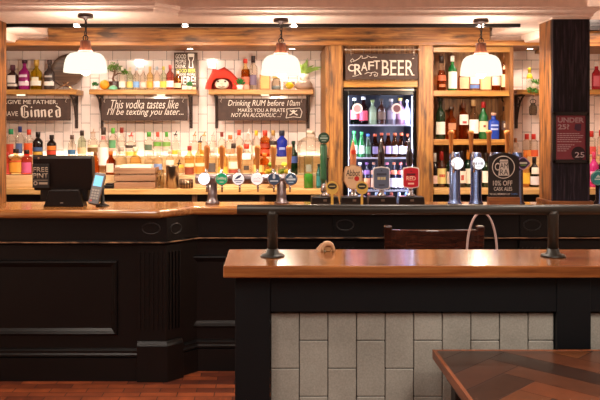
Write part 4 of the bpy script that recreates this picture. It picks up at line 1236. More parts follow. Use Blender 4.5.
obj('wire', B().tube([(X(533, 6.6), 6.6, SZ - .042), (X(533, 6.6), 6.6, SZ - .115)], .003, 6).tube([(X(533, 6.6) + .025 * math.cos(2 * PI * k / 12), 6.6, SZ - .1 + .02 * math.sin(2 * PI * k / 12)) for k in range(12)], .003, 6, True), IRON, hg)
obj('vessel', B().lathe([(.028, -.22), (.034, -.2), (.034, -.15), (.02, -.125), (.02, -.115)], (X(533, 6.6), 6.6, SZ), 18), glass('#dcd8cc', .75), hg)

# ------------------------------------------------------------------ fridge contents
GF = ['large bottles on the top fridge shelf', 'bottles on the middle fridge shelf', 'labelled bottles on the lower fridge shelf', 'bottles on the bottom fridge shelf']
top_ = [(354.5, 98, 7.5, glass('#8ab48c', .8), '#d8e0e0', [(.2, .55, '#c86a70')]), (363.5, 97, 8, glass('#c87078', .85), '#dcdce0', [(.15, .5, '#d8485c')]), (372.5, 100, 7.5, mat('#7c8f70', .3), '#8fa060', [(.2, .5, '#8f9f7c')]),
        (381.5, 99, 8, G_BRN, '#4a3a30', [(.2, .5, '#6a5040')]), (391, 99, 8, mat('#58505a', .3), '#c8b8b0', [(.2, .55, '#8f8494')]), (400, 98, 8, mat('#5a3c4c', .3), '#c8a040', [(.2, .55, '#9a7088')]), (407.2, 100, 6, mat('#7f7c98', .3), '#c8c8d8', [(.2, .5, '#aab0d0')])]
D = 6.33
names = ['pale green large bottle with red label', 'rosy large bottle with crimson label', 'olive large bottle with matching label', 'brown large bottle', 'grey large bottle', 'plum large bottle with gold cap', 'slim lilac-grey bottle']
for i, (px, yt, wp, bd, cc, lb) in enumerate(top_):
    bottle('cider_bottle', px, yt, wp * 1.12, D, SHZ[0], bd, capm(cc), lb, 'wine', 2., names[i] + ', ' + ORD[i] + ' from left on the top fridge shelf', GF[0], n=14)
mid = [(354.2, 131, 7.5, G_GRN, '#3cae58', '#dfe8e0'), (361.6, 132, 7, G_GRN, '#3cae58', '#d0e4d4'), (368.0, 134, 6.4, mat('#16301c', .2), '#4878d0', '#507850'),
       (375.0, 134, 6.8, AMBERD, '#c05028', '#7a6a90'), (381.6, 133, 6.6, AMBER, '#c05028', '#c08468'), (388.2, 133, 6.6, AMBERD, '#a84828', '#b8a0c8'), (394.8, 133, 6.8, AMBER, '#c86030', '#ece4f0'), (401.4, 133, 6.8, AMBERD, '#c05028', '#f0e4ec'), (407.4, 134, 5.4, AMBERD, '#c05028', '#e0c8d0')]
for i, (px, yt, wp, bd, cc, lc) in enumerate(mid):
    c_ = 'green beer bottle' if i < 2 else 'dark green beer bottle' if i == 2 else 'amber ale bottle'
    bottle('beer_bottle', px, yt, wp, D, SHZ[1], bd, capm(cc), [(.14, .46, lc, 50)], 'beer', 2., c_ + ', ' + ORD[i] + ' from left on the middle fridge shelf', GF[1], n=14)
lw_ = [('#7a9ad0', '#c8d4f0'), ('#f0e4e8', '#c87a50'), ('#8a5c9a', '#d88a5a'), ('#c88a70', '#e0a080'), ('#5a4a90', '#8f86c8'), ('#e0708c', '#f0e6f0'), ('#e0805c', '#f2e8ec'), ('#d85a54', '#f0dfe0'), ('#c06a80', '#e8d0d8')]
for i, (a_, b_) in enumerate(lw_):
    px = 353.5 + i * 6.72
    bottle('beer_bottle', px, 162.5, 6.3, D, SHZ[2], mat('#191126', .15, coat=.3), capm(a_), [(.08, .42, b_), (.56, .72, a_)], 'gin', 2.,
           'near-black ale bottle, ' + ORD[i] + ' from left on the third fridge shelf', GF[2], n=14, caplen=.08)
for i in range(8):
    px = 354 + i * 7.5
    bottle('beer_bottle', px, 192.5, 6.6, D, SHZ[3], mat('#20306c', .2, coat=.3), capm(('#c8d4f0', '#7898d8', '#c0604c')[i % 3]), [(.1, .5, '#c8d4ec')], 'gin', 2.,
           'blue-black bottle, ' + ORD[i] + ' from left, bottom fridge shelf showing only its neck', GF[3], n=12, caplen=.1)

# ------------------------------------------------------------------ pendant lamps
OPAL = lamp('#fff0d4', .85)
COPPER = wood('#3a1a10', '#5a2c1a', '#74402a', 'Z', .35, 1.)


def pendant(px, D, wpx, ysh0, ysh1, lab):
    x = X(px, D); zc = 2.40
    t = thing('pendant_lamp', (x, D, zc), lab, 'lamp', 'opal pendant lamps over the bar')
    obj('canopy', B().lathe([(.048, 0), (.052, -.006), (.052, -.022), (.045, -.026), (.012, -.028), (.012, -.04), (.001, -.04)], (x, D, zc), 24), mat('#2a1812', .35, metal=.6), t)
    z0 = Z(ysh0, D); z1 = Z(ysh1, D); zc1 = z0 + S(12, D)
    rod_b = zc1 + .035
    n = max(4, int((zc - .04 - rod_b) / .02))
    ch = B()
    L_ = (zc - .036 - rod_b) / n
    for k in range(n):
        c = zc - .036 - L_ * (k + .5)
        pts = []
        for j in range(10):
            a = 2 * PI * j / 10; u = .0065 * math.cos(a); v = L_ * .68 * math.sin(a)
            pts.append((x + (u if k % 2 else 0), D + (0 if k % 2 else u), c + v))
        ch.tube(pts, .0028, 6, True)
    ch.tube([(x + .003, D, zc - .03), (x + .008, D, (zc + rod_b) / 2), (x, D, zc1)], .003, 6)
    obj('chain', ch, IRON, t)
    obj('ring', B().tube([(x + .016 * math.cos(2 * PI * k / 16), D, zc1 + .016 + .018 * math.sin(2 * PI * k / 16)) for k in range(16)], .004, 6, True), IRON, t)
    hh = zc1 - z0
    obj('cup', B().lathe([(S(7.4, D), 0), (S(6.2, D), hh * .3), (S(5.3, D), hh * .4), (S(5.2, D), hh * .95), (S(4.6, D), hh)], (x, D, z0), 24), COPPER, t, label='turned copper-brown lamp cup')
    r = S(wpx, D) / 2; g = z0 - z1
    pr = [(r * .30, g * 1.0), (r * .52, g * .99), (r * .70, g * .93), (r * .83, g * .81), (r * .91, g * .64), (r * .96, g * .42), (r * .99, g * .18), (r, 0), (r * .965, 0), (r * .93, g * .42), (r * .68, g * .88), (r * .28, g * .96)]
    obj('shade', B().lathe(pr, (x, D, z1), 40), OPAL, t, label='glowing opal glass shade')
    obj('bulb', B().ball((x, D, z1 + .012), .032, 16), lamp('#fff4e0', 8), t)
    la = bpy.data.lights.new('pendant_uplight', 'AREA'); la.shape = 'DISK'; la.size = r * 1.5; la.energy = 2.6; la.color = (1, .86, .72)
    lq = bpy.data.objects.new('pendant_uplight', la); COL.objects.link(lq); lq.location = (x, D, z0 + .004); lq.rotation_euler = (PI, 0, 0)
    lg = bpy.data.lights.new('pendant_light', 'POINT'); lg.energy = 18; lg.color = (1, .82, .62); lg.shadow_soft_size = .03
    lo = bpy.data.objects.new('pendant_light', lg); COL.objects.link(lo); lo.location = (x, D, z1 - .06)


pendant(85.5, 4.98, 43, 52.5, 72.5, 'opal glass pendant lamp, leftmost of the three over the bar')
pendant(281, 5.19, 40, 55, 75, 'opal glass pendant lamp, middle of the three over the bar')
pendant(481, 5.21, 41, 55, 75.5, 'opal glass pendant lamp, rightmost of the three over the bar')

# ------------------------------------------------------------------ on the bar: till, card sign, card reader
D = 5.12
TB = mat('#150b08', .45, spec=.3); TB2 = mat('#0f0806', .4, spec=.3)
tl_ = thing('till', (X(66, D), D, CT), 'dark brown point-of-sale till seen from behind on the bar', 'till')
# slanted screen: back face towards us
mz0, mz1 = Z(190, D), Z(155.5, D)
mon = B()
mon.prism([(D + .0, mz0), (D - .035, mz1 - .02), (D - .03, mz1 - .006), (D - .018, mz1), (D + .05, mz1 - .004), (D + .085, mz0 + .01), (D + .07, mz0 - .01)], X(34, D), X(93, D), 'X')
obj('screen_housing', mon, TB, tl_, bevel=.006, segs=3)
base = B().prism([(X(46, D), CT), (X(86, D), CT), (X(85, D), CT + .02), (X(81.5, D), Z(189, D)), (X(52, D), Z(189, D)), (X(47.5, D), CT + .02)], D - .07, D + .05)
obj('stand', base, TB2, tl_, bevel=.006)
obj('lower_body', B().box(X(40, D), X(88, D), D + .0, D + .10, CT + .03, mz0 + .02), TB2, tl_, bevel=.008)
obj('stud', B().ball((X(40, D), D - .03, Z(158.2, D)), .008), mat('#8a6a54', .4, metal=.7), tl_)
obj('maker_mark', B().box(X(63, D), X(66, D), D - .0715, D - .07, Z(202.4, D), Z(201.4, D)), mat('#7a6a60', .5), tl_)
sgn = thing('counter_card', (X(40.5, D), D - .05, Z(188, D)), 'black FREE PINT card fixed to the left side of the till', 'sign')
q = D - .045
obj('card', B().box(X(32.5, q), X(49, q), q, q + .012, Z(187.8, q), Z(164, q)), mat('#16100e', .5), sgn)
INKC = mat('#9a8674', .8)
text(sgn, 'FREE', X(33.3, q), X(48, q), Z(171.9, q), Z(167.3, q), q - .0003, INKC, bold=.008)
text(sgn, 'PINT', X(33.3, q), X(48, q), Z(178.2, q), Z(173.3, q), q - .0003, INKC, bold=.008)
em = B().lathe([(S(2.2, q), 0), (S(1.1, q), 0)], (X(35.5, q), q - .001, Z(183.2, q)), 14, 'Y', cap=False)
em.box(X(39, q), X(47.5, q), q - .001, q, Z(184.4, q), Z(182.2, q))
em.box(X(33.3, q), X(48, q), q - .001, q, Z(180.4, q), Z(179.9, q))
obj('emblem', em, INKC, sgn)
# card reader
D = 5.08
cdr = thing('card_reader', (X(100, D), D, CT), 'grey handheld card reader with lit blue screen on its stand', 'card reader')
obj('stand', B().lathe([(.045, 0), (.045, .006), (.03, .012), (.014, .02), (.011, .1), (.014, .13)], (X(101.5, D), D + .03, CT), 20), mat('#1a1413', .4), cdr)
M = Matrix.Translation((X(97.3, D), D - .012, Z(188.5, D))) @ Matrix.Rotation(math.radians(9), 4, 'Y') @ Matrix.Rotation(math.radians(-22), 4, 'X')
hw_, hh_ = S(5.6, D), S(16.2, D)
b = B().prism([(-hw_ * .88, -hh_), (hw_ * .88, -hh_), (hw_, hh_ * .2), (hw_, hh_ * .9), (hw_ * .8, hh_), (-hw_ * .8, hh_), (-hw_, hh_ * .9), (-hw_, hh_ * .2)], -.014, .02); b.xf(M)
obj('body', b, mat('#4a4242', .4), cdr, bevel=.003)
b = B().box(-hw_ * .74, hw_ * .74, -.0155, -.014, hh_ * .12, hh_ * .80); b.xf(M)
obj('screen', b, lamp('#8fd0f4', .9), cdr, label='lit pale blue screen')
b = B()
for r_ in range(4):
    for c_ in range(3):
        b.box(-hw_ * .66 + c_ * hw_ * .46, -hw_ * .66 + c_ * hw_ * .46 + hw_ * .36, -.0165, -.014, -hh_ * .2 - r_ * hh_ * .17, -hh_ * .2 - r_ * hh_ * .17 + hh_ * .11)
b.xf(M)
obj('keypad', b, mat('#8a8078', .5), cdr)
b = B()
b.box(-hw_ * .66, -hw_ * .3, -.017, -.014, -hh_ * .88, -hh_ * .78); b.xf(M)
obj('red_key', b, mat('#b83428', .5), cdr)

# ------------------------------------------------------------------ tap tower with six taps
D = 5.28
MET = mat('#8f8284', .34, metal=1.)
tt = thing('tap_tower', (X(246, D), D, CT), 'long chrome tap tower with six badges and wooden handles', 'beer taps')
zb = Z(179, D)
obj('crossbar', B().lathe([(.001, 0), (.031, 0), (.035, .006), (.035, S(101, D) - .006), (.031, S(101, D)), (.001, S(101, D))], (X(195.5, D), D + .0, zb), 24, 'X'), MET, tt)
for px in (212.5, 281.5):
    obj('leg', B().lathe([(.05, 0), (.05, .012), (.036, .018), (.033, .05), (.033, zb - CT), ], (X(px, D), D, CT), 24), MET, tt)
badges = [(204, '#f4f0f4'), (221.5, '#18a070'), (238.3, '#f0eef2'), (257, '#f2ecec'), (274, '#2c3c50'), (291, '#30465c')]
hnd = [207, 222, 239.5, 257.5, 273.3, 289.2]
for i, ((px, c), hp) in enumerate(zip(badges, hnd)):
    tp = obj('tap', B().tube([(X(hp, D), D - .02, zb), (X(hp, D), D - .06, zb + .02), (X(hp, D), D - .065, zb + .075)], [.012, .01, .009], 10).tube([(X(hp, D) + .004, D - .03, zb - .01), (X(hp, D) + .004, D - .06, zb - .04), (X(hp, D) + .004, D - .06, zb - .085)], .007, 8), CHROME, tt)
    zt = Z(145, D); zn = zb + .072
    q = D - .065
    prof = [(.009, 0), (.012, .01), (.021, (zt - zn) * .86), (.021, (zt - zn) * .93), (.012, (zt - zn) * .985), (.001, (zt - zn))]
    obj('handle', B().lathe(prof, (X(hp, q) + .0, q, zn), 14, sy=.75), W_HANDLE, tp, label='tapered wooden handle')
    q = D - .085
    bd = obj('badge', B().lathe([(.001, .02), (S(6.3, q), .02), (S(6.7, q), .012), (S(6.5, q), .002), (S(5.9, q), 0), (.001, 0)], (X(px, q), q, Z(179, q)), 28, 'Y'), CHROME, tp)
    obj('badge_face', B().cyl((X(px, q), q - .002, Z(179, q)), S(5.8, q), .003, 'Y', 28), mat(c, .35, emit=c, es=(.3 if i > 1 else .15)) if i else lamp('#f6f2fa', 1.0), bd, label=('lit white', 'green', 'white', 'white', 'navy', 'slate blue')[i] + ' badge face')
    y = q - .0025
    if i == 1:
        text(bd, 'Carlsberg', X(216.8, q), X(226.4, q), Z(180.5, q), Z(176.6, q), y, WHITE_INK, shear=.2, bold=.008)
        obj('emblem', B().box(X(219.5, q), X(223.6, q), y - .001, y, Z(182.4, q), Z(181.7, q)), WHITE_INK, bd)
    if i == 2:
        bb = B(); bb.prism([(X(234.2, q), Z(179.4, q)), (X(238, q), Z(175.8, q)), (X(241.6, q), Z(174.6, q)), (X(240.2, q), Z(177.4, q)), (X(236.8, q), Z(179, q))], y - .001, y)
        bb.box(X(234, q), X(242.6, q), y - .001, y, Z(181.2, q), Z(180.3, q)); bb.box(X(235.6, q), X(241, q), y - .001, y, Z(182.9, q), Z(182.2, q))
        obj('emblem', bb, mat('#2c3c6c', .5), bd)
    if i == 3:
        bb = B(); bb.box(X(253.4, q), X(260.6, q), y - .001, y, Z(181.4, q), Z(180.8, q))
        bb.tube([(X(253.6, q), y, Z(179.4, q)), (X(255, q), y, Z(177.6, q)), (X(256.4, q), y, Z(179, q)), (X(258, q), y, Z(177.4, q)), (X(260.4, q), y, Z(179, q))], .002, 6)
        obj('emblem', bb, mat('#c89aa0', .5), bd)
    if i == 4:
        bb = B(); bb.prism([(X(272.6, q), Z(178, q)), (X(274, q), Z(179.2, q)), (X(275.4, q), Z(178, q)), (X(275, q), Z(174, q)), (X(273, q), Z(174, q))], y - .001, y)
        bb.box(X(270, q), X(278, q), y - .001, y, Z(181.6, q), Z(180.3, q))
        obj('emblem', bb, mat('#cfd6dc', .5), bd)
    if i == 5:
        bb = B(); bb.box(X(286.6, q), X(295.4, q), y - .001, y, Z(180.3, q), Z(178.4, q)); bb.prism([(X(288, q), Z(177.6, q)), (X(291, q), Z(174.6, q)), (X(293, q), Z(177.6, q))], y - .001, y); bb.box(X(288.6, q), X(293.4, q), y - .001, y, Z(182.6, q), Z(181.8, q))
        obj('emblem', bb, mat('#cfdbe4', .5), bd)

# ------------------------------------------------------------------ hand pumps
PDK = mat('#160f0d', .3, coat=.2)


def pump_base(t, px, w, D):
    x = X(px, D); hw = S(w, D) / 2
    obj('base', B().prism([(x - hw, CT), (x + hw, CT), (x + hw * .93, Z(196, D)), (x - hw * .93, Z(196, D))], D - .06, D + .06), PDK, t, bevel=.006)
    obj('base_plate', B().box(x - .012, x + .012, D - .0625, D - .06, Z(200.6, D), Z(198.4, D)), mat('#8a7a6c', .35, metal=.8), t)
    obj('throat', B().lathe([(.03, 0), (.03, .012), (.018, .02), (.014, .05), (.02, .06)], (x, D, Z(196, D) - .002), 18), CHROME, t)


D = 5.26
t = thing('beer_font', (X(324, D), D, CT), 'tall dark green beer font with round badge, left of the hand pumps', 'beer font')
pump_base(t, 324.5, 28, D)
x = X(323.5, D)
obj('column', B().lathe([(.014, 0), (.016, .02), (.024, .03), (.024, .04), (.022, .05), (.0255, Z(147, D) - Z(178, D) + .04), (.018, Z(144, D) - Z(178, D) + .04)], (x, D, Z(178, D) - .04), 18), mat('#1f5232', .3, coat=.3), t)
obj('neck', B().lathe([(.016, 0), (.022, .02), (.014, .04), (.014, Z(179, D) - Z(192, D))], (x, D, Z(192.5, D)), 16), CHROME, t)
bd = obj('badge', B().cyl((x, D - .035, Z(138, D)), S(5.6, D), .02, 'Y', 28), mat('#2c2a22', .35, metal=.5), t)
obj('badge_face', B().cyl((x, D - .037, Z(138, D)), S(5.0, D), .003, 'Y', 28), mat('#254834', .4), bd)
b = B().box(x - .026, x + .026, D - .0385, D - .037, Z(139, D), Z(137.3, D)); b.box(x - .018, x + .018, D - .0385, D - .037, Z(136.3, D), Z(135.5, D)); b.box(x - .016, x + .016, D - .0385, D - .037, Z(141, D), Z(140.2, D))
obj('emblem', b, mat('#9ab0a0', .5), bd)


def small_clip(px, py, lab):
    D = 5.18
    t = thing('pump_clip', (X(px, D), D, CT), lab, 'pump clip', 'small gold pump clips')
    b = B(); pts = []
    for k in range(20):
        a = 2 * PI * k / 20; pts.append((X(px, D) + S(6.2, D) * math.cos(a), Z(py + 1.6, D) + S(6.6, D) * math.sin(a)))
    low_ = CT
    b.box(X(px - 1.2, D), X(px + 1.2, D), D, D + .012, low_, Z(py + 2, D))
    b.prism(pts, D - .002, D + .012)
    o = obj('plaque', b, mat('#d0aa52', .4, metal=.1), t)
    pts2 = [(X(px, D) + (u - X(px, D)) * .74, Z(py, D) + (v - Z(py + 1.6, D)) * .46) for u, v in pts]
    obj('emblem', B().prism(pts2, D - .004, D - .002), mat('#2c2a20', .5), t)
    obj('lettering', B().box(X(px - 3, D), X(px + 3, D), D - .005, D - .004, Z(py + .5, D), Z(py - .4, D)), mat('#c9b070', .5), t)


small_clip(332.2, 186.2, 'small gold oval pump clip beside the tall green font')
small_clip(362, 186.2, 'small gold oval pump clip overlapping the cream pump')


def clip_poly(px, y0, y1, w, D, kind):
    if kind == 'barrel':
        m = (y0 + y1) / 2
        pts = [(-.5, .3), (-.42, .82), (-.2, .9), (-.12, 1), (.12, 1), (.2, .9), (.42, .82), (.5, .3), (.5, -.3), (.3, -.85), (.08, -.98), (-.08, -.98), (-.3, -.85), (-.5, -.3)]
        return [(X(px + p[0] * w, D), Z(m - p[1] * (y1 - y0) / 2, D)) for p in pts]
    pts = [(-.5, -.36), (-.46, -.45), (0, -.5), (.46, -.45), (.5, -.36), (.5, .4), (.44, .47), (0, .52), (-.44, .47), (-.5, .4)]
    m = (y0 + y1) / 2
    return [(X(px + p[0] * w, D), Z(m - p[1] * (y1 - y0), D)) for p in pts]


D = 5.26
for i, (px, w, hc) in enumerate(((353.5, 26.5, None), (381.5, 28, None), (410.5, 26, None))):
    lab = ('hand pump with cream barrel-shaped clip and orange turned handle', 'hand pump with grey-blue clip and black handle', 'hand pump with bright red clip and black handle')[i]
    t = thing('hand_pump', (X(px, D), D, CT), lab, 'hand pump', 'hand pumps on the bar')
    pump_base(t, px, w, D)
    hx_ = (353, 381.2, 409.3)[i]
    zt = Z(141.5, D); z0 = Z(188, D)
    h = zt - z0
    prof = [(.008, 0), (.012, h * .05), (.012, h * .3), (.016, h * .38), (.022, h * .52), (.024, h * .68), (.02, h * .82), (.011, h * .93), (.009, h * .96), (.006, h), (.001, h)]
    hm = mat('#c07850', .35, coat=.3) if i == 0 else mat('#1c1216', .2, coat=.4)
    ho_ = obj('handle', B().lathe(prof, (X(hx_, D), D, z0), 18), hm, t)
    obj('finial', B().lathe([(.006, 0), (.009, .006), (.004, .014), (.003, .03), (.001, .031)], (X(hx_, D), D, zt - .006), 12), CHROME, ho_)
    if i == 0: obj('boss', B().cyl((X(hx_, D), D - .029, Z(152, D)), .017, .008, 'Y', 18), mat('#d0381c', .4), ho_)
    q = D - .075
    cx_ = (353.2, 381.5, 411)[i]
    y0_, y1_ = ((164.5, 190), (167, 190), (167, 188.5))[i]
    ww = (19, 17, 16.5)[i]
    kind = 'barrel' if i == 0 else 'card'
    obj('clip_arm', B().box(X(cx_, D) - .01, X(cx_, D) + .01, q + .005, D, Z(184, D), Z(178, D)), CHROME, t)
    cp = obj('pump_clip', B().prism(clip_poly(cx_, y0_, y1_, ww, q, kind), q, q + .01), mat(('#a87850', '#cfc6c0', '#d8ccc4')[i], .4), t, bevel=.002)
    obj('clip_face', B().prism(clip_poly(cx_, y0_ + 1, y1_ - 1, ww - 2, q, kind), q - .0015, q), mat(('#d9b48c', '#5d6478', '#c01c2c')[i], .4), cp)
    y = q - .0018
    if i == 0:
        text(cp, 'Abbot', X(346, q), X(360, q), Z(176, q), Z(169.6, q), y, mat('#2a1a18', .5), shear=.1, bold=.008)
        text(cp, 'ALE', X(348, q), X(353, q), Z(179, q), Z(176.8, q), y, mat('#5a2a1c', .5), bold=.008)
        obj('seal', B().cyl((X(356.8, q), y - .001, Z(178.6, q)), S(2.5, q), .001, 'Y', 18), mat('#b82418', .5), cp)
    elif i == 1:
        bb = B(); bb.box(X(376.5, q), X(386.5, q), y - .001, y, Z(175.4, q), Z(173.2, q)); bb.prism([(X(380.4, q), Z(171.4, q)), (X(381.5, q), Z(169.4, q)), (X(382.6, q), Z(171.4, q))], y - .001, y)
        bb.box(X(378.6, q), X(384.6, q), y - .001, y, Z(185.6, q), Z(184.4, q))
        obj('emblem', bb, mat('#3a3c48', .5), cp)
        obj('lettering', B().box(X(377.5, q), X(380.3, q), y - .001, y, Z(179.8, q), Z(177.0, q)).box(X(380.9, q), X(382.8, q), y - .001, y, Z(179.8, q), Z(177.0, q)).box(X(383.3, q), X(385.6, q), y - .001, y, Z(179.8, q), Z(177.0, q)), mat('#c9b98c', .5), cp)
    else:
        text(cp, 'RED', X(406.4, q), X(415.6, q), Z(180.4, q), Z(176.4, q), y, mat('#f0c8b0', .5), bold=.008)
        bb = B(); bb.box(X(406.6, q), X(415.4, q), y - .001, y, Z(175.3, q), Z(173.4, q)); bb.prism([(X(410, q), Z(171.8, q)), (X(411, q), Z(170, q)), (X(412, q), Z(171.8, q))], y - .001, y)
        obj('emblem', bb, mat('#5c1420', .5), cp)
        obj('ribbon', B().box(X(408, q), X(414, q), y - .001, y, Z(184.4, q), Z(182.8, q)), mat('#f0c8b0', .5), cp)

# ------------------------------------------------------------------ chrome single columns on the right
D = 5.26
tc_ = [(454.8, 451, 457.5, 'badge', '#f6f2f8', 'chrome tap column with plain lit white badge, nearest the red pump'),
       (476, 471, 478.6, 'badge', '#f4f0f6', 'chrome tap column with lettered white badge, left of discount board'),
       (497, 489, None, None, None, 'chrome tap column hidden behind the discount board'),
       (517.5, 507, 523.5, 'lens', '#3a2a4c', 'chrome tap column with purple lens-shaped badge')]
CB = mat('#6f80a8', .25, metal=1.)
for i, (px, hp, bp_, kd, c, lab) in enumerate(tc_):
    x = X(px, D)
    t = thing('tap_column', (x, D, CT), lab, 'beer tap', 'single tap columns')
    zt = Z(152.5, D)
    obj('column', B().lathe([(.05, 0), (.05, .008), (.044, .014), (.038, .03), (.036, zt - CT - .012), (.032, zt - CT), (.001, zt - CT)], (x, D, CT), 26), CB, t)
    zn = Z(156, D); q = D - .04
    tp = obj('tap', B().tube([(x - .01, D, zn - .04), (X(hp, D), q + .0, zn - .03), (X(hp, D), q, zn + .03)], .010, 10).tube([(X(hp, D), q, zn - .03), (X(hp, D), q - .035, zn - .05), (X(hp, D), q - .035, zn - .11)], .008, 8), CHROME, t)
    z2 = Z(130, D); hh = z2 - zn - .02
    obj('handle', B().lathe([(.010, 0), (.012, .01), (.0165, hh * .8), (.0215, hh * .86), (.0215, hh * .93), (.014, hh * .985), (.001, hh)], (X(hp, q), q, zn + .02), 16, sy=.8), W_HANDLE, tp, label='tapered wooden handle')
    if kd == 'badge':
        y = D - .068
        bd = obj('badge', B().lathe([(.001, .03), (S(5.6, y), .03), (S(6.5, y), .014), (S(6.4, y), .002), (S(6.0, y), 0), (.001, 0)], (X(bp_, y), y, Z(163.4, y)), 28, 'Y'), CHROME, t)
        obj('badge_face', B().cyl((X(bp_, y), y - .002, Z(163.4, y)), S(5.9, y), .003, 'Y', 28), lamp('#f8f4fa', .95), bd, label='lit white badge face')
        if i == 1:
            em = B().box(X(476, y), X(481.4, y), y - .003, y - .002, Z(166.8, y), Z(166.2, y)).box(X(477, y), X(480.4, y), y - .003, y - .002, Z(160.2, y), Z(159.8, y))
            for u, v in ((474.4, 475.2), (475.6, 477), (478, 478.8), (479.4, 480.4), (481, 482.8)): em.box(X(u, y), X(v, y), y - .003, y - .002, Z(164.8, y), Z(162.2, y))
            obj('emblem', em, mat('#8a8890', .5, emit='#8a8890', es=.3), bd)
    if kd == 'lens':
        y = D - .06
        pts = []
        for k in range(11): pts.append((X(515.5 + 15.0 * k / 10, y), Z(163.2 - 6.3 * math.sin(PI * k / 10), y)))
        for k in range(1, 10): pts.append((X(530.5 - 15.0 * k / 10, y), Z(163.2 + 6.6 * math.sin(PI * k / 10), y)))
        bd = obj('badge', B().prism(pts, y, y + .02), mat('#b4a4d8', .2, metal=.9), t)
        cxm = X(523, y); czm = Z(163.2, y)
        obj('badge_face', B().prism([(cxm + (u - cxm) * .84, czm + (v - czm) * .82) for u, v in pts], y - .002, y), mat('#33223f', .35), bd)
        obj('emblem', B().box(X(519.6, y), X(527, y), y - .003, y - .002, Z(164, y), Z(162, y)), mat('#d8d4c8', .5), bd)
        obj('band', B().box(X(520.5, y), X(526, y), y - .003, y - .002, Z(165.8, y), Z(164.7, y)), mat('#6a9a3c', .5), bd)
D = 5.24
x = X(601, D)
t = thing('tap_column', (x, D, CT), 'chrome tap column with round teal badge at the right picture edge', 'beer tap', 'single tap columns')
obj('column', B().lathe([(.05, 0), (.05, .008), (.036, .03), (.036, .23), (.03, .24), (.001, .24)], (x, D, CT), 24), CB, t)
y = D - .07
bd = obj('badge', B().lathe([(.001, .03), (S(6, y), .03), (S(7.4, y), .012), (S(7, y), 0), (.001, 0)], (X(598.5, y), y, Z(178.2, y)), 28, 'Y'), mat('#8fd0d0', .3), t)
obj('badge_face', B().cyl((X(598.5, y), y - .002, Z(178.2, y)), S(6.2, y), .003, 'Y', 28), mat('#2c9a9c', .35), bd)
bb = B().box(X(594.5, y), X(602.5, y), y - .003, y - .002, Z(179.8, y), Z(178.6, y)); bb.prism([(X(595.5, y), Z(177.6, y)), (X(598, y), Z(174.6, y)), (X(601, y), Z(177.6, y))], y - .003, y - .002)
obj('emblem', bb, mat('#d8f0ee', .5), bd)

# discount board
D = 5.17
cm = thing('discount_board', (X(503.5, D), D, CT), 'black arched board offering 10% OFF CASK ALES under a ringed beer-glass logo', 'sign')
obj('plinth', B().box(X(488.5, D), X(519, D), D - .025, D + .04, CT, Z(197, D)), wood('#5a3018', '#7c4824', '#9a6236', 'X', .4), cm, bevel=.003)
pts = [(X(488.5, D), Z(197, D)), (X(519, D), Z(197, D)), (X(519, D), Z(157, D))]
for k in range(1, 8): pts.append((X(519 - 30.5 * k / 8, D), Z(157 - 4.2 * math.sin(PI * k / 8), D)))
pts.append((X(488.5, D), Z(157, D)))
obj('panel', B().prism(pts, D, D + .012), mat('#1b1210', .5), cm)
y = D - .0003
obj('logo_ring', B().lathe([(S(11.4, D), 0), (S(10.6, D), 0), (S(10.6, D), -.0015), (S(11.4, D), -.0015), (S(11.4, D), 0)], (X(503.4, D), D, Z(167.2, D)), 40, 'Y', cap=False), INK, cm)
text(cm, 'C', X(494.8, D), X(499.4, D), Z(170.6, D), Z(162.8, D), y, INK, bold=.01)
obj('logo_glass', B().prism([(X(498.2, D), Z(175.6, D)), (X(509.4, D), Z(175.6, D)), (X(508, D), Z(162.2, D)), (X(500, D), Z(162.2, D))], y - .001, y).prism([(X(499.4, D), Z(161.6, D)), (X(508.4, D), Z(161.6, D)), (X(507.6, D), Z(159.6, D)), (X(500.2, D), Z(159.6, D))], y - .001, y), INK, cm)
DKI = mat('#1b1210', .5)
text(cm, 'AM', X(499.9, D), X(507.9, D), Z(168.4, D), Z(163.2, D), y - .001, DKI)
text(cm, 'RA', X(499.9, D), X(508.2, D), Z(174.8, D), Z(169.4, D), y - .001, DKI)
text(cm, '10% OFF', X(493, D), X(512.3, D), Z(185.6, D), Z(180.6, D), y, INK)
text(cm, 'CASK ALES', X(493.8, D), X(512, D), Z(190.6, D), Z(187, D), y, INK)
text(cm, 'TO ALL MEMBERS OF', X(489.5, D), X(510, D), Z(194.9, D), Z(193.2, D), y, INK, bold=.005)
text(cm, 'CAMRA', X(511, D), X(517.6, D), Z(194.9, D), Z(193.2, D), y, mat('#4a78b8', .6), bold=.01)

# ------------------------------------------------------------------ partition with shelf, rail, tiles
PY = 2.66
PZ = 1.165
pa = thing('partition', (.9, 2.85, 0), 'low dark-framed partition with white tiles and a polished wooden shelf top', 'partition')
PX0, PX1 = -.165, 2.3
obj('shelf_top', B().box(PX0, PX1, PY, 3.03, PZ - .043, PZ), W_PART, pa, bevel=.006, segs=3)
px_ = X(235, 2.70)
obj('top_rail', B().box(px_ + .126, PX1, 2.70, 2.97, Z(312, 2.70), PZ - .044), NAVY, pa, bevel=.003)
post = [(px_, px_ + .125), (X(556.5, 2.7), X(590.5, 2.7)), (PX1 - .1, PX1)]
for a, c in post: obj('post', B().box(a, c, 2.695, 2.965, 0, PZ - .0435), NAVY, pa, bevel=.003)
obj('core', B().box(px_ + .126, PX1 - .1, 2.745, 2.95, .0, Z(312, 2.70)), NAVY, pa)
obj('base_rail', B().box(px_ + .126, PX1 - .1, 2.70, 2.745, 0, .15), NAVY, pa)


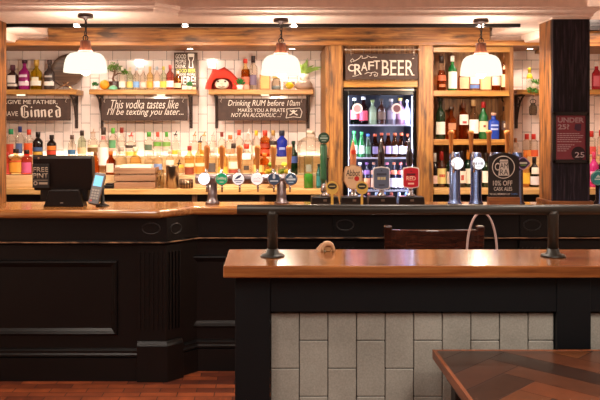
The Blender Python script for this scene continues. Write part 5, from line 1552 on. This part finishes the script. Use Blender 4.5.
def tilemat():
    m, nt, b = base_mat('pale crackle glazed tile')
    N = nt.nodes.new; L = nt.links.new
    tc = N('ShaderNodeTexCoord'); n = N('ShaderNodeTexNoise'); n.inputs['Scale'].default_value = 160; n.inputs['Detail'].default_value = 3
    n3 = N('ShaderNodeTexNoise'); n3.inputs['Scale'].default_value = 6
    L(tc.outputs['Object'], n.inputs['Vector']); L(tc.outputs['Object'], n3.inputs['Vector'])
    ad = N('ShaderNodeMath'); ad.operation = 'MULTIPLY_ADD'; ad.inputs[1].default_value = .5; L(n.outputs['Fac'], ad.inputs[0])
    ml = N('ShaderNodeMath'); ml.operation = 'MULTIPLY'; ml.inputs[1].default_value = .5; L(n3.outputs['Fac'], ml.inputs[0]); L(ml.outputs[0], ad.inputs[2])
    r = N('ShaderNodeValToRGB'); e = r.color_ramp.elements
    e[0].position = .35; e[0].color = lin('#7b7a72'); e[1].position = .65; e[1].color = lin('#96958c')
    L(ad.outputs[0], r.inputs['Fac']); L(r.outputs['Color'], b.inputs['Base Color'])
    b.inputs['Roughness'].default_value = .35
    return m


PT = tilemat()
tw, th_ = .1028, .2012
for (a, c) in ((px_ + .127, X(556.5, 2.7) - .001), (X(590.5, 2.7) + .001, PX1 - .101)):
    tb = B(); zt = Z(313, 2.72)
    x = a + .002; i = 0
    while x < c - .004:
        x1 = min(x + tw - .003, c - .002)
        z1 = zt + (th_ / 2 if i % 2 else 0)
        while z1 > .15:
            lo, hi = max(.15, z1 - th_ + .003), min(zt, z1)
            if hi - lo > .01: tb.box(x, x1, 2.72, 2.738, lo, hi)
            z1 -= th_
        x += tw; i += 1
    tp = obj('tile_panel', tb, PT, pa, bevel=.002, segs=1, label='pale vertical brick-bond tiles')
    obj('grout', B().box(a, c, 2.728, 2.744, .15, zt), mat('#2c221c', .9), tp)
# rail on the shelf
RY = 2.86
rl = thing('foot_rail', (X(420, RY), RY, PZ), 'dark metal rail on two posts along the partition shelf top', 'rail')
rl.name = 'partition_rail'
rz = Z(209.6, RY)
DKM = mat('#2c2822', .42, metal=.4)
obj('tube', B().lathe([(.001, 0), (.016, 0), (.0187, .003), (.0187, 2.1), (.001, 2.1)], (X(237, RY), RY, rz), 20, 'X'), DKM, rl)
for px in (272.5, 553):
    x = X(px, RY)
    ps_ = obj('post', B().lathe([(.0195, 0), (.0195, rz - PZ - .03), (.022, rz - PZ - .02), (.022, rz - PZ - .004)], (x, RY, PZ), 20), DKM, rl)
    obj('flange', B().lathe([(.046, 0), (.046, .004), (.042, .008), (.026, .011), (.021, .03)], (x, RY, PZ), 24), DKM, ps_)

# tall chair behind the partition, facing it
CY = 3.56
c0, c1 = X(384.5, CY), X(483.5, CY)
ctop = Z(225.5, CY)
chr_ = thing('bar_chair', ((c0 + c1) / 2, CY - .2, 0), 'dark red-brown wooden bar chair behind the partition', 'chair')
for s, x in ((0, c0 + .022), (1, c1 - .022)):
    b = B().bar((x, CY + .05, 0), (x, CY + .02, .76), .036, .036, (0, 1, 0)).bar((x, CY + .02, .74), (x + (-.006, .006)[s], CY, ctop), .036, .032, (0, 1, 0))
    obj('leg', b, W_CHAIR, chr_, bevel=.006, label='rear leg running up into the back post')
    obj('leg', B().bar((x, CY - .40, 0), (x, CY - .38, .74), .036, .036, (0, 1, 0)), W_CHAIR, chr_, bevel=.004)
tr_ = B(); n = 14; vs = []
for k in range(n + 1):
    f = k / n; xx = c0 + .03 + (c1 - c0 - .06) * f
    yy = CY + .045 * math.sin(PI * f); zz = Z(229.6, CY) - .008 * math.sin(PI * f)
    for (dy, dz) in ((-.011, 0), (.011, 0), (.011, -.15), (-.011, -.15)): vs.append((xx, yy + dy, zz + dz))
fs_ = []
for k in range(n):
    for j in range(4):
        fs_.append((k * 4 + j, k * 4 + (j + 1) % 4, k * 4 + 4 + (j + 1) % 4, k * 4 + 4 + j))
fs_ += [(0, 1, 2, 3), (n * 4 + 3, n * 4 + 2, n * 4 + 1, n * 4)]
tr_.add(vs, fs_)
obj('backrest', tr_, W_CHAIR, chr_, bevel=.004)
obj('seat', B().box(c0 + .0, c1 - .0, CY - .42, CY + .0, .74, .785), W_CHAIR, chr_, bevel=.015, segs=3)
for z in (.28, .34):
    obj('stretcher', B().bar((c0 + .022, CY - .39, z), (c1 - .022, CY - .39, z), .022, .022) if z < .3 else B().bar((c0 + .022, CY + .035, z), (c1 - .022, CY + .035, z), .022, .022), W_CHAIR, chr_)
# bag on the chair seat; only its arched strap shows
BY = 3.40
bg = thing('tote_bag', (X(481, BY), BY, .785), 'tote bag on the bar chair, its pale arched strap showing', 'bag')
bx0, bx1 = X(462, BY), X(500, BY)
bz = Z(262, BY)
obj('body', B().prism([(bx0 - .02, .787), (bx1 + .0, .787), (bx1 - .005, bz), (bx0 + .005, bz)], BY - .05, BY + .05), mat('#5a3a34', .7), bg, bevel=.012, segs=3)
pts = []
for k in range(25):
    t = k / 24
    a = PI * t
    u = 481.3 - 15.2 * math.cos(a) ** 1 if True else 0
    v = 262 - 50 * (math.sin(a) ** .8)
    pts.append(Vector((X(u, BY), BY - .01, Z(v, BY))))
sb = B()
vs = []
for k, p_ in enumerate(pts):
    d_ = (pts[min(k + 1, 24)] - pts[max(k - 1, 0)]).normalized()
    nrm_ = Vector((d_.z, 0, -d_.x))
    for (i_, j_) in ((-1, -1), (1, -1), (1, 1), (-1, 1)): vs.append(p_ + nrm_ * .0036 * i_ + Vector((0, .006 * j_, 0)))
fs_ = []
for k in range(24):
    for j in range(4): fs_.append((k * 4 + j, k * 4 + (j + 1) % 4, k * 4 + 4 + (j + 1) % 4, k * 4 + 4 + j))
fs_ += [(0, 1, 2, 3), (99, 98, 97, 96)]
sb.add(vs, fs_, True)
obj('strap', sb, mat('#c4a49c', .6), bg, label='pale pink-grey strap')
# tan curled leather bag peeping over the shelf's rear edge
TY = 2.985
tn = thing('leather_strap', (X(327, TY), TY, PZ), 'curled tan leather strap lying at the rear edge of the partition shelf', 'strap')
hb = B(); vs = []; m_ = 16
yb = HY + (EYE - PZ) * F / TY
for k in range(m_ + 1):
    a = PI * k / m_
    for (rx_, ry_, dys) in ((7.0, 9.4, (-.02, .02)), (4.4, 5.8, (.02, -.02))):
        for dy in dys: vs.append((X(327.8 - rx_ * math.cos(a), TY), TY + dy, Z(yb - .1 - ry_ * math.sin(a) ** .7, TY)))
fs_ = []
for k in range(m_):
    for j in range(4): fs_.append((k * 4 + j, k * 4 + (j + 1) % 4, k * 4 + 4 + (j + 1) % 4, k * 4 + 4 + j))
hb.add(vs, fs_ + [(0, 1, 2, 3), (m_ * 4 + 3, m_ * 4 + 2, m_ * 4 + 1, m_ * 4)], True)
obj('loop', hb, mat('#c89a70', .5), tn)
obj('inner_fold', B().lathe([(S(3.9, TY), -.014), (S(4.1, TY), 0), (S(3.9, TY), .014)], (X(327.6, TY), TY, PZ + S(4.2, TY)), 20, 'Y'), mat('#a87c50', .5), tn, label='darker rolled inner fold')
obj('strap_end', B().bar((X(318, TY), TY - .01, PZ + .003), (X(323, TY), TY - .01, Z(244.5, TY)), .02, .006, (0, 1, 0)), mat('#e0b48c', .5), tn)

# ------------------------------------------------------------------ herringbone table, front right
TZt = .882
tx0, tx1, ty0, ty1 = .562, 1.7, 1.45, 2.622
tb = thing('high_table', (1.1, 2.05, 0), 'herringbone-topped high wooden table in front of the tiled partition', 'table')
bm = bmesh.new()
pw_, pl_ = .105, .42
cols = [lin(c) for c in ('#74543c', '#946c4c', '#a67c58', '#826046', '#9e7452', '#58402e', '#b08660', '#8a664a')]
layer = bm.loops.layers.color.new('plank')
c45, s45 = math.cos(PI / 4), math.sin(PI / 4)
k45 = math.radians(45)


def plank(cx0, cy0, ww, hh_):
    g = .0012
    pts = [(cx0 + g, cy0 + g), (cx0 + ww - g, cy0 + g), (cx0 + ww - g, cy0 + hh_ - g), (cx0 + g, cy0 + hh_ - g)]
    vs = [bm.verts.new(((x * c45 - y * s45) + 1.1, (x * s45 + y * c45) + 2.0, TZt + .0)) for x, y in pts]
    f = bm.faces.new(vs); c = random.choice(cols); k = random.uniform(.8, 1.15)
    for l in f.loops: l[layer] = (c[0] * k, c[1] * k, c[2] * k, 1)


R_ = int(pl_ / pw_)
for i in range(-14, 15):
    for j in range(-8, 9):
        ox = i * pw_ + j * pl_ * 1.0; oy = i * pw_ - j * pl_ * 1.0
        plank(ox, oy, pl_, pw_)
        plank(ox, oy + pw_, pw_, pl_)
for co_, no in (((tx0 + .012, 0, 0), (-1, 0, 0)), ((tx1, 0, 0), (1, 0, 0)), ((0, ty0, 0), (0, -1, 0)), ((0, ty1 - .012, 0), (0, 1, 0))):
    bmesh.ops.bisect_plane(bm, geom=bm.verts[:] + bm.edges[:] + bm.faces[:], plane_co=co_, plane_no=no, clear_outer=True)
me = bpy.data.meshes.new('herringbone_top')
for v in bm.verts: v.co -= Vector(tb['org'])
bm.to_mesh(me); bm.free()
hm_, nt, bs_ = base_mat('herringbone planks')
N = nt.nodes.new; L = nt.links.new
vc = N('ShaderNodeVertexColor'); vc.layer_name = 'plank'
tcn = N('ShaderNodeTexCoord'); nz = N('ShaderNodeTexNoise'); nz.inputs['Scale'].default_value = 30; nz.inputs['Detail'].default_value = 5
L(tcn.outputs['Object'], nz.inputs['Vector'])
mxn = N('ShaderNodeMix'); mxn.data_type = 'RGBA'; mxn.blend_type = 'OVERLAY'; mxn.inputs['Factor'].default_value = .35
L(vc.outputs['Color'], mxn.inputs['A']); L(nz.outputs['Fac'], mxn.inputs['B']); L(mxn.outputs['Result'], bs_.inputs['Base Color'])
bs_.inputs['Roughness'].default_value = .3; bs_.inputs['Coat Weight'].default_value = .25; bs_.inputs['Coat Roughness'].default_value = .2
me.materials.append(hm_)
ht = bpy.data.objects.new('herringbone_top', me); COL.objects.link(ht); ht.parent = tb; ht['org'] = tb['org']
W_TE = wood('#5a2a14', '#7c4120', '#96582e', 'Y', .35, 1., .2)
obj('tabletop', B().box(tx0 + .013, tx1, ty0, ty1 - .013, TZt - .03, TZt - .0006), mat('#1c0d08', .6), tb)
obj('edge_strip', B().box(tx0, tx0 + .012, ty0, ty1, TZt - .03, TZt + .001), W_TE, tb, bevel=.001)
obj('edge_strip', B().box(tx0 + .0125, tx1, ty1 - .012, ty1, TZt - .03, TZt + .001), W_TE, tb, bevel=.001)
obj('apron', B().box(tx0 + .04, tx1 - .03, ty0 + .03, ty1 - .045, TZt - .09, TZt - .031), mat('#1a100c', .5), tb)
for (a, c) in ((tx0 + .05, ty1 - .12), (tx1 - .11, ty1 - .12), (tx0 + .05, ty0 + .05), (tx1 - .11, ty0 + .05)):
    obj('leg', B().box(a, a + .06, c, c + .06, 0, TZt - .0905), mat('#15100e', .5), tb, bevel=.004)


# ------------------------------------------------------------------ light
def add_light(kind, name, loc, e, col, size=.1, size_y=None, rot=(0, 0, 0), spot=None, blend=.6):
    l = bpy.data.lights.new(name, kind); l.energy = e; l.color = col
    o = bpy.data.objects.new(name, l); COL.objects.link(o); o.location = loc; o.rotation_euler = rot
    if kind == 'AREA':
        l.shape = 'RECTANGLE' if size_y else 'DISK'; l.size = size
        if size_y: l.size_y = size_y
    else:
        l.shadow_soft_size = size
    if spot: l.spot_size = math.radians(spot); l.spot_blend = blend
    return o


WARM = (1, .85, .71)
for xx in (-1.39, -.61, .17, 1.515):  # rightmost is added for the whisky cabinet, like its fitting
    add_light('SPOT', 'soffit_spot', (xx, 5.435, 2.385), 66, WARM, .03, rot=(math.radians(38), 0, 0), spot=120)
for px, dy in ((88, 6.54), (190, 6.54), (292, 6.54), (481, 6.3), (530, 6.54)):  # the pendant-hidden one is added for the whisky bottles, like its fitting
    add_light('SPOT', 'header_spot', (X(px, dy), dy, 2.325), (2.5 if px == 88 else 7), WARM, .025, spot=120)
for z_, y_, e_ in ((1.405, 6.735, 1.6), (1.26, 6.48, .35)):
    add_light('AREA', 'step_light', (X(165, 6.7), y_, z_), e_, (1, .84, .68), X(320, 6.7) - X(8, 6.7), .012, rot=(math.radians(180), 0, 0))
add_light('AREA', 'fridge_light', (fx0 + .06, 6.24, 1.5), 3.4, (.85, .9, 1), .02, .9, rot=(PI / 2, 0, math.radians(-25)))
add_light('AREA', 'fridge_light', (fx1 - .06, 6.24, 1.5), 3.4, (.85, .9, 1), .02, .9, rot=(PI / 2, 0, math.radians(25)))
for x_, y_ in ((-1.6, 2.2), (1.2, 1.0), (-.8, -.6), (1.9, 3.2), (-1.5, 3.7), (.6, 3.9)):
    add_light('SPOT', 'room_fill', (x_, y_, 2.78), 75, (1, .88, .76), .1, spot=118, blend=.5)  # unseen overhead spots added to light the bar mouldings, floor and table
for x_ in (-1.3, 0, 1.3):
    add_light('POINT', 'alley_fill', (x_, 5.62, 2.42), 1.5, WARM, .04)  # unseen points without fittings, added to brighten the staff alley ceiling
for x_ in (-1.92, 1.92):
    add_light('POINT', 'alley_fill', (x_, 5.8, 2.2), 1.6, WARM, .06)  # more added points in mid-air, lifting the side ceiling pockets
for x_, y_ in ((-1.3, 1.6), (1.4, 1.4), (0, .2)):
    add_light('AREA', 'front_fill', (x_, y_, 2.79), 22, (1, .88, .78), .6, .6)  # unseen area fill added for the upright surfaces facing the customers
add_light('POINT', 'bay_fill', (2.75, 5.7, 2.65), 13, WARM, .05)  # unseen point added to brighten the wall and shutter in the right bay
wd = bpy.data.worlds.new('World'); SC.world = wd; wd.use_nodes = True
wd.node_tree.nodes['Background'].inputs['Color'].default_value = (1, .85, .7, 1)
wd.node_tree.nodes['Background'].inputs['Strength'].default_value = .05
for o in SC.objects:
    if 'org' in o: del o['org']
